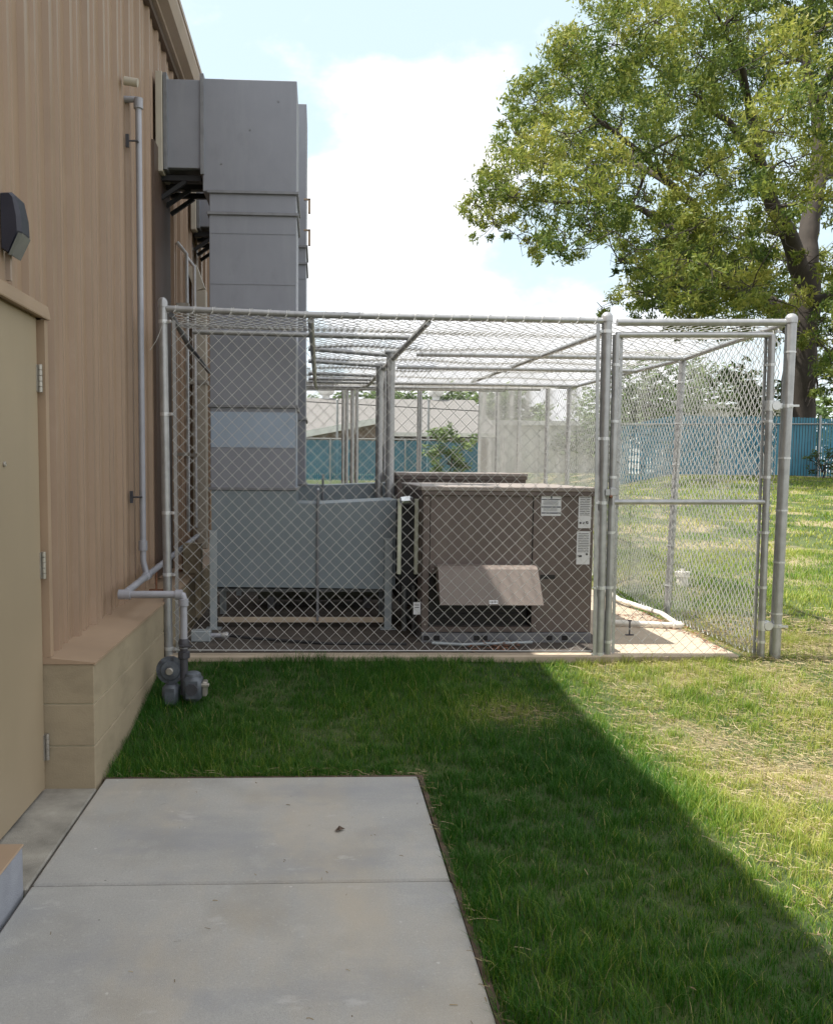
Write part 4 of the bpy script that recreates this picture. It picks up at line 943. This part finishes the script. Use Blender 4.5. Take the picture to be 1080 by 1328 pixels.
# ------------------------------------------------------------------ trees
def leafcloud(centers, radii, n_per_m2, size, seed, sub=9, tight=.30, droop=.5, bias=None, aspect=.34):
    r_ = np.random.default_rng(seed); Ps = []; R_ = []
    for (c, r) in zip(centers, radii):
        ns_ = max(3, int(sub * (r / 1.0) ** 1.5))
        d = r_.normal(size=(ns_, 3)); d /= np.linalg.norm(d, axis=1)[:, None]; rad = r * r_.uniform(.25, 1, ns_) ** .5
        sc = np.array(c) + d * rad[:, None] * np.array([1, 1, .8])
        base = r_.uniform(-.24, .26)
        for s_c in sc:
            k = max(4, int(n_per_m2 * r * r / ns_)); off = r_.normal(size=(k, 3)) * np.array([1, 1, .75]) * tight * min(r, 1.1)
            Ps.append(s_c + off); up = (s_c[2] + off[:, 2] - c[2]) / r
            R_.append(np.clip(.48 + base + r_.uniform(-.1, .1) + .13 * up + r_.normal(0, .13, k), 0, 1))  # leaves higher in a clump lighter, sunlight put into leaf colour
    P = np.concatenate(Ps); rn = np.concatenate(R_); n = len(P)
    a = r_.uniform(0, 2 * math.pi, n); el = r_.uniform(-1.2, .5, n) * droop * 1.3
    d = np.stack([np.cos(a) * np.cos(el), np.sin(a) * np.cos(el), np.sin(el)], 1)
    q = r_.normal(size=(n, 3)); e2 = np.cross(d, q); e2 /= np.linalg.norm(e2, axis=1)[:, None]
    s = size * r_.uniform(.6, 1.35, n)[:, None]
    V = np.stack([P - d * s, P - e2 * s * aspect + d * s * .1, P + d * s, P + e2 * s * aspect + d * s * .1], 1).reshape(-1, 3)
    return V, np.arange(4 * n).reshape(-1, 4), rn
# the big tree
TY = 31.0
crown = [  # px, py, r(px)
 (612,262,26),(628,285,24),(640,250,34),(655,225,34),(665,262,34),(640,300,16),(668,178,36),(650,148,18),(690,130,44),(700,205,46),(715,255,42),(684,310,26),(700,335,18),(735,300,38),
 (730,170,50),(722,95,42),(735,60,36),(765,120,52),(760,210,50),(775,270,44),(760,322,22),(745,40,20),(790,60,50),(812,150,56),(805,230,52),(800,300,36),(800,345,18),(815,380,26),(850,365,38),(835,400,22),
 (840,90,56),(850,30,48),(862,190,56),(850,270,40),(880,130,56),(905,60,56),(905,230,50),(885,345,36),(900,385,34),(930,170,56),(950,100,58),(960,30,56),(945,300,36),(935,395,30),(960,235,46),(975,380,34),
 (1000,150,56),(1010,70,58),(1015,300,34),(1000,400,26),(1030,220,50),(1060,130,58),(1075,40,58),(1080,250,48),(1075,330,34),(1070,410,32),(1085,470,36),(1062,520,18),(1100,180,56),(1040,0,58),
(1040,330,18),(870,330,34),(905,300,36),(925,350,36),(960,340,34),(985,360,32),(860,395,26),(1000,340,26),(880,420,24),(910,415,28),(950,425,26),(820,330,26),(1060,445,26),(1075,490,26),(1050,340,26),(860,350,40),(900,370,42),(945,365,44),(990,390,40),(1030,400,30),(925,320,40),(990,320,34),(840,380,30),(880,300,40),(1010,260,40),(995,425,24),(1090,380,34),(1060,375,20),(1130,90,70),(1150,220,70),(1180,330,70),(1240,150,80),(1250,280,80),(1320,220,80),(1380,320,70),(1140,420,60),(1220,400,70),(1330,380,60),
 (800,0,40),(880,-30,60),(960,-60,70),(1060,-80,80),(1160,-40,80),(1260,40,80),(1000,-140,70),(1110,-170,80),(1200,-120,80),(1350,120,70),(780,405,16),(870,410,18),(1040,440,14)]
crown += [(870,330,34),(905,300,34),(925,350,34),(960,340,30),(860,395,26),(880,420,24),(910,415,28),(950,422,24),(820,330,24),(1060,450,24),(1075,490,26),(900,375,40),(945,380,38),(880,300,36)]
rc = random.Random(21); cs = []; rs_ = []
for (px, py, r) in crown:
    tx = (px - 1050) / 470; ty_ = (py - 180) / 400; dep = 11 * math.sqrt(max(.05, 1 - min(1, tx * tx + ty_ * ty_)))
    nrep = 2 if r > 30 else 1
    for k in range(nrep):
        Yk = TY + rc.uniform(-1, 1) * dep * (.9 if nrep > 1 else .5)
        if nrep > 1: Yk = TY + (1 if k else -1) * dep * rc.uniform(.15, .95)
        c = at(px + rc.uniform(-8, 8), py + rc.uniform(-8, 8), Yk); c.z = max(c.z, 3.4)
        cs.append(tuple(c)); rs_.append(r * Yk / F * (1.0 if k == 0 else .9))
T = thing('tree', at(1034, 620, TY), 'big spreading tree with yellow green leaves and a dark trunk behind the blue fence', 'tree', 'trees beyond the fence')
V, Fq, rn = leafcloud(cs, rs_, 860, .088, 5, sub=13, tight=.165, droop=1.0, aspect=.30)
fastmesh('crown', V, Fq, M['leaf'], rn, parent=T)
mb = MB()
base = at(1034, 625, TY)
def limb(pts, r0, r1):
    P_ = []
    for i, (px, py, dy) in enumerate(pts): P_.append(at(px, py, TY + dy))
    # smooth subdivide
    Q = []
    for i in range(len(P_) - 1):
        for k in range(4): Q.append(P_[i].lerp(P_[i + 1], k / 4) + Vector((rc.uniform(-.06, .06), rc.uniform(-.06, .06), 0)) * (r0 * 2.5 if r0 < .3 else 1))
    Q.append(P_[-1]); m = len(Q)
    mb.tube(Q, [r0 + (r1 - r0) * i / (m - 1) for i in range(m)], 10); return Q, r0, r1
limbs = [limb([(1032, 660, 0), (1033, 560, 0), (1036, 470, 0), (1043, 400, 0), (1043, 350, 0)], .62, .46),
 limb([(1043, 352, 0), (1048, 300, .5), (1062, 230, 1), (1058, 140, 1.5), (1040, 60, 2), (1060, -40, 2)], .40, .07),
 limb([(1042, 365, 0), (1028, 320, -.5), (1004, 270, -1.5), (984, 207, -2), (955, 170, -3), (900, 120, -4)], .36, .05),
 limb([(1036, 440, 0), (1010, 400, .3), (960, 372, .8), (938, 350, 1), (920, 312, 1), (898, 265, 0), (866, 235, -1), (820, 190, -3), (770, 150, -3)], .34, .04),
 limb([(920, 312, 1), (880, 300, 2), (830, 270, 3), (780, 262, 3), (720, 262, 2), (670, 255, 1)], .16, .03),
 limb([(866, 235, -1), (830, 215, 0), (790, 205, 2), (740, 160, 3)], .14, .03),
 limb([(984, 207, -2), (975, 150, -2), (960, 80, -4), (930, 20, -5)], .2, .04),
 limb([(1062, 230, 1), (1110, 200, 3), (1180, 180, 4), (1260, 160, 4)], .25, .05),
 limb([(1048, 400, 0), (1075, 385, -1), (1110, 340, -2), (1180, 300, -3), (1280, 280, -3)], .26, .05),
 limb([(1058, 140, 1.5), (1090, 60, 0), (1130, -40, -2)], .2, .04)]
allp = [(q, max(.03, r0 + (r1 - r0) * i / len(Q))) for (Q, r0, r1) in limbs[1:] for i, q in enumerate(Q)]
nodes_ = [(q, rq) for q, rq in allp]
pend = [(Vector(c), r) for c, r in zip(cs, rs_)]
npos = np.array([tuple(q) for q, _ in nodes_])
dist = np.array([np.min(np.linalg.norm(npos - np.array(c), axis=1)) for c, _ in pend])
for oi in np.argsort(dist):
    cv, r = pend[oi]
    pen = lambda t_: (t_[0] - cv).length + (1.2 if t_[0].z > cv.z + .3 else 0) + (.8 if t_[1] < .03 else 0)
    q, rq = min(nodes_, key=pen); Ld_ = (cv - q).length; side = Vector((rc.uniform(-1, 1), rc.uniform(-1, 1), .5)).normalized() * Ld_ * .14
    r1 = max(.02, min(rq * .6, .03 + .018 * Ld_)); P_ = [q.lerp(cv, f_) + side * math.sin(math.pi * f_) * (1 + .4 * math.sin(f_ * 9 + oi)) + Vector((rc.gauss(0, .05), rc.gauss(0, .05), rc.gauss(0, .05))) * (0 < f_ < 1) for f_ in (0, .17, .34, .5, .67, .84, 1)]
    mb.tube(P_, [r1 * (1 - .72 * k / 6) for k in range(7)], 6)
    nodes_ += [(P_[3], r1 * .6), (P_[5], r1 * .4), (cv, r1 * .3)]
    for _ in range(7):
        e_ = cv + Vector((rc.gauss(0, 1), rc.gauss(0, 1), rc.gauss(0, .7))).normalized() * r * rc.uniform(.6, 1); s0 = P_[rc.choice((4, 5, 6))]; m0 = s0.lerp(e_, .5) + Vector((rc.gauss(0, .1), rc.gauss(0, .1), rc.gauss(0, .1)))
        mb.tube([s0, m0, e_], [.014, .010, .004], 4)
part(mb, 'trunk', 'bark', T, True)

def bush(name, label, cat, pos, w_, h_, n, size, m, seed, group=None, trunk=True, dens=300):
    r_ = random.Random(seed); x, y, z = pos
    t = thing(name, (x, y, z), label, cat, group)
    cs_, rs2 = [], []
    for k in range(n):
        a = r_.uniform(0, 6.28); rad = math.sqrt(r_.random()) * .75; zz_ = r_.uniform(.22 if trunk else .1, .9)
        fall = math.sqrt(max(.1, 1 - (max(0, zz_ - .5) / .55) ** 2)); cs_.append((x + math.cos(a) * rad * w_ * fall, y + math.sin(a) * rad * w_ * fall, z + h_ * zz_)); rs2.append(r_.uniform(.22, .36) * min(w_, h_ * .6))
    V, Fq, rn = leafcloud(cs_, rs2, dens, size, seed, sub=7 if w_ > 1.5 else 14, tight=.28)
    fastmesh('crown' if trunk else 'foliage', V, Fq, M[m], rn, parent=t)
    mb = MB(); r0_ = .05 * w_ if trunk else .03
    mb.tube([(x, y, z - .1), (x + .1, y, z + h_ * .25), (x, y, z + h_ * .45)], [r0_, r0_ * .8, r0_ * .5], 8)
    for c in cs_[:: 1 if n < 25 else 2]: mb.tube([(x, y, z + h_ * .2), Vector((x, y, z + h_ * .35)).lerp(Vector(c), .5), c], [r0_ * .35, r0_ * .22, .015], 5)
    part(mb, 'trunk' if trunk else 'stems', 'bark', t, True)
    return t
G4 = 'trees beyond the fence'
def onx(px, Yy): return at(px, 560, Yy).x
specs = [('row of far trees over the shed roof, leftmost rounded one', 350, 85, 5, 5.6, 'leafpale'), ('rounded far tree rising over the left end of the shed roof', 430, 88, 5.5, 5.7, 'leafpale'), ('rounded far tree over the middle of the shed roof', 505, 84, 5, 5.5, 'leafpale'), ('rounded far tree over the right end of the shed roof', 580, 86, 5, 5.6, 'leafpale'),
 ('pale far tree behind the white low building', 655, 80, 4.5, 5.4, 'leafpale'), ('green tree behind the side mesh left of the big tree', 745, 62, 4, 6.2, 'leafpale'), ('round leafy tree behind the side mesh below the big crown', 835, 46, 3.6, 6.4, 'leafpale'), ('leafy tree behind the side mesh, next to the upper gate hinge', 925, 56, 3.4, 7.2, 'leafpale'),
 ('dark tree standing just left of the big trunk behind the gate', 985, 40, 2.6, 5.2, 'leafdark'), ('bright green tree at the right edge behind the big trunk', 1090, 50, 4, 4.6, 'leafpale'), ('dark tree beyond the right edge behind the blue fence', 1200, 44, 4, 6.5, 'leafdark')]
for i, (lab, px, Yy, w_, h_, m_) in enumerate(specs):
    bush('tree', lab, 'tree', (onx(px, Yy), Yy, 1.2), w_, h_ * (1.45 if Yy > 75 else 1), 22, .22 if Yy < 70 else .3, m_, 40 + i, G4, dens=110)
G5 = 'shrubs along the blue fence'
bush('shrub', 'leafy yellow green shrub in front of the far blue fence, seen above the brown units', 'shrub', (onx(583, 35), 35, 1.2), 1.15, 2.2, 26, .11, 'leafpale', 71, G5, False, 500)
q = at(1066, 612, 26.3); bush('shrub', 'low dark shrub at the foot of the near blue fence at the right edge', 'shrub', (q.x, 26.3, float(tz(q.x, 26.3))), .75, 1.0, 16, .06, 'leafdark', 72, G5, False, 700)
q = at(1120, 612, 26.3); bush('shrub', 'low dark shrub just beyond the right edge of view by the blue fence', 'shrub', (q.x, 26.3, float(tz(q.x, 26.3))), .8, 1.1, 12, .06, 'leafdark', 73, G5, False, 600)

# ------------------------------------------------------------------ grass
def patch(x, y):   # 0..1 dryness
    s = .54 + .08 * np.sin(x * 2.3 + 1.1 * np.sin(y * 1.7)) + .13 * np.sin(y * 3.1 + 1.3 * np.sin(x * 1.9 + 2)) + .26 * np.sin(x * 8 + 2 * np.sin(y * 6)) * np.sin(y * 10 + x * 3) + .2 * np.sin(x * 19 + 2.5 * np.sin(y * 15)) * np.sin(y * 23 + x * 7)
    dry = np.clip((x - 1.5) / .45, 0, 1) * np.clip((8.5 - y) / 2, 0, 1)
    # extra dry spot in the lawn in front of the fence
    p2 = np.exp(-(((x - atZ(665, 908, .15).x) / .30) ** 2 + ((y - atZ(665, 908, .15).y) / .22) ** 2))
    far_ = .35 * np.clip((y - 8) / 4, 0, 1)
    return np.clip(s * dry * 1.1 + p2 * .95 + s * far_, 0, 1)
def grass(n, x0_, x1_, y0_, y1_, hgt, wid, seed, ok, segs=3):  # noqa
    r_ = np.random.default_rng(seed)
    x = r_.uniform(x0_, x1_, n); y = r_.uniform(y0_, y1_, n)
    dr = patch(x, y); keep = ok(x, y) & (r_.random(n) > dr * .6) & (x < .60 * y + .6)
    # tufts
    tx = np.sin(x * 17 + 3 * np.sin(y * 13)) * np.sin(y * 19 + 2 * np.sin(x * 11)); keep &= r_.random(n) < .72 + .28 * tx
    x, y, dr, tx = x[keep], y[keep], dr[keep], tx[keep]; n = len(x)
    z = tz(x, y) - .004
    tall = .72 + .22 * np.sin(x * 3.1 + y * 2.2) + .28 * tx + .5 * np.clip(np.sin(x * 5.3 + 2 * np.sin(y * 4.1)) * np.sin(y * 6.1 + 1.5 * np.sin(x * 3.7)) - .55, 0, 1)
    h = hgt * r_.uniform(.55, 1.25, n) * (1 - .4 * dr) * tall; a = r_.uniform(0, 2 * math.pi, n); lean = r_.uniform(.1, .85, n) * h
    wx = wid * r_.uniform(.7, 1.3, n)
    dx, dy = np.cos(a), np.sin(a); b = a + math.pi / 2 + r_.normal(0, .5, n); px_, py_ = np.cos(b) * wx, np.sin(b) * wx
    Vs = []
    for k in range(segs + 1):
        f_ = k / segs; cx = x + dx * lean * f_ ** 2; cy = y + dy * lean * f_ ** 2; cz = z + h * (f_ - .22 * f_ ** 2.5); ww = (1 - f_ ** 1.6)
        if k == segs: ww = .05
        Vs.append(np.stack([cx - px_ * ww, cy - py_ * ww, cz], 1)); Vs.append(np.stack([cx + px_ * ww, cy + py_ * ww, cz], 1))
    V = np.stack(Vs, 1).reshape(-1, 3); m_ = 2 * (segs + 1)
    b0 = np.arange(n)[:, None] * m_ + np.arange(segs)[None] * 2
    Fq = np.stack([b0, b0 + 1, b0 + 3, b0 + 2], -1).reshape(-1, 4)
    rn = np.clip(.27 + .38 * dr + .10 * np.sin(x * 1.7 - y * 2.3) + r_.normal(0, .13, n) + .33 * np.clip((x - 1.45) / .5, 0, 1), 0, .9)  # dry blades yellower; past the shadow edge, sunlight put into blade colour
    dead = r_.random(n) < .02 + .10 * dr; rn = np.where(dead, r_.uniform(.9, 1, n), rn)
    return V, Fq, np.repeat(rn, segs)
def ok_near(x, y):
    return ((x > SX1 + .014 + .010 * np.sin(y * 23) * np.sin(y * 9)) | (y > SY1 + .014 + .01 * np.sin(x * 19))) & (x > PX + .01) & ~((y > PY0 - .01) & (x < pr + .03))
vs, fs_, rs3 = [], [], []; off = 0
for args in ((560000, -1.05, 5.2, 1.9, 6.9, .092, .0014, 1, ok_near), (90000, 2.7, 9.5, 6.9, 12, .085, .0032, 2, ok_near), (110000, 2.7, 21, 12, 27, .10, .007, 3, ok_near), (2500, .40, .60, 1.9, 4.4, .07, .0015, 4, ok_near), (6000, -1.0, .5, 4.3, 4.55, .06, .0016, 5, ok_near)):
    V, Fq, rn = grass(*args); vs.append(V); fs_.append(Fq + off); rs3.append(rn); off += len(V)
o = fastmesh('grass', np.concatenate(vs), np.concatenate(fs_), M['grass'], np.concatenate(rs3), origin=(0, 0, 0)); tag(o, 'green lawn grass, painted deep green on the shaded side and sunlit yellow beyond', 'grass', kind='stuff')
# straw
def straw(n, fx_, seed):
    r_ = np.random.default_rng(seed); P = fx_(r_, n); x, y = P[:, 0], P[:, 1]; n = len(x)
    L_ = r_.uniform(.008, .03, n) * (1 + .9 * (r_.random(n) < .05)) * np.where(y > 7, 1.6, 1); a = r_.uniform(0, math.pi, n); onp = (x < SX1) & (y < SY1); z = np.where(onp, .002, tz(x, y) + np.abs(r_.normal(.012, .014, n))); til = np.where(onp, 0, r_.normal(0, .18, n)); L_ = np.where(onp, L_ * .45, L_)
    cv = r_.normal(0, .1, n); wd = r_.uniform(.0006, .0013, n) * np.where(y > 7, 2, 1)
    Vs = []
    for k in range(4):
        s_ = (k / 3 - .5) * 2; cx = x + np.cos(a) * L_ * s_ - np.sin(a) * cv * L_ * s_ * s_; cy = y + np.sin(a) * L_ * s_ + np.cos(a) * cv * L_ * s_ * s_; cz = z + til * L_ * s_ + .0015 * (1 - s_ * s_)
        Vs.append(np.stack([cx - np.sin(a) * -wd, cy - np.cos(a) * wd, cz + wd * .6], 1)); Vs.append(np.stack([cx + np.sin(a) * -wd, cy + np.cos(a) * wd, cz - wd * .6], 1))
    V = np.stack(Vs, 1).reshape(-1, 3); b0 = np.arange(n)[:, None] * 8 + np.arange(3)[None] * 2
    return V, np.stack([b0, b0 + 1, b0 + 3, b0 + 2], -1).reshape(-1, 4), np.repeat(r_.random(n), 3)
def region_sun(r_, n):
    x = r_.uniform(.6, 5, n * 6); y = r_.uniform(1.9, 8, n * 6); k = (r_.random(n * 6) < patch(x, y) ** 1.4 * .9 + .002) & ok_near(x, y); return np.stack([x[k], y[k]], 1)[:n]
def region_edge(r_, n):
    m_ = n // 2
    x = np.concatenate([r_.uniform(-1.0, .55, m_), r_.normal(SX1 + .03, .02, n - m_)]); y = np.concatenate([SY1 + .03 + np.abs(r_.normal(0, .035, m_)), r_.uniform(1.9, 4.35, n - m_)])
    return np.stack([x, y], 1)
def region_path(r_, n): return np.stack([r_.uniform(-1, SX1, n) ** 1.0, r_.uniform(1.9, 4.3, n)], 1)
vs, fs_, rs3 = [], [], []; off = 0
for n_, f_, sd in ((42000, region_sun, 1), (650, region_edge, 2), (45, region_path, 3)):
    V, Fq, rn = straw(n_, f_, sd); vs.append(V); fs_.append(Fq + off); rs3.append(rn); off += len(V)
o = fastmesh('straw', np.concatenate(vs), np.concatenate(fs_), M['straw'], np.concatenate(rs3), origin=(0, 0, 0)); tag(o, 'dry straw scattered over the lawn and along the path edge', 'straw', kind='stuff')
# dead leaf on the path, and soil fringe round the path
q = atZ(440, 1077, .004)
o = MB().add([(q.x - .02, q.y - .01, .004), (q.x, q.y - .018, .012), (q.x + .025, q.y + .01, .005), (q.x, q.y + .02, .016), (q.x - .01, q.y, .006)], [(0, 1, 4), (1, 2, 3, 4), (4, 3, 0)]).build('dead_leaf', M['joint']); tag(o, 'small curled dark leaf lying on the concrete path', 'leaf')
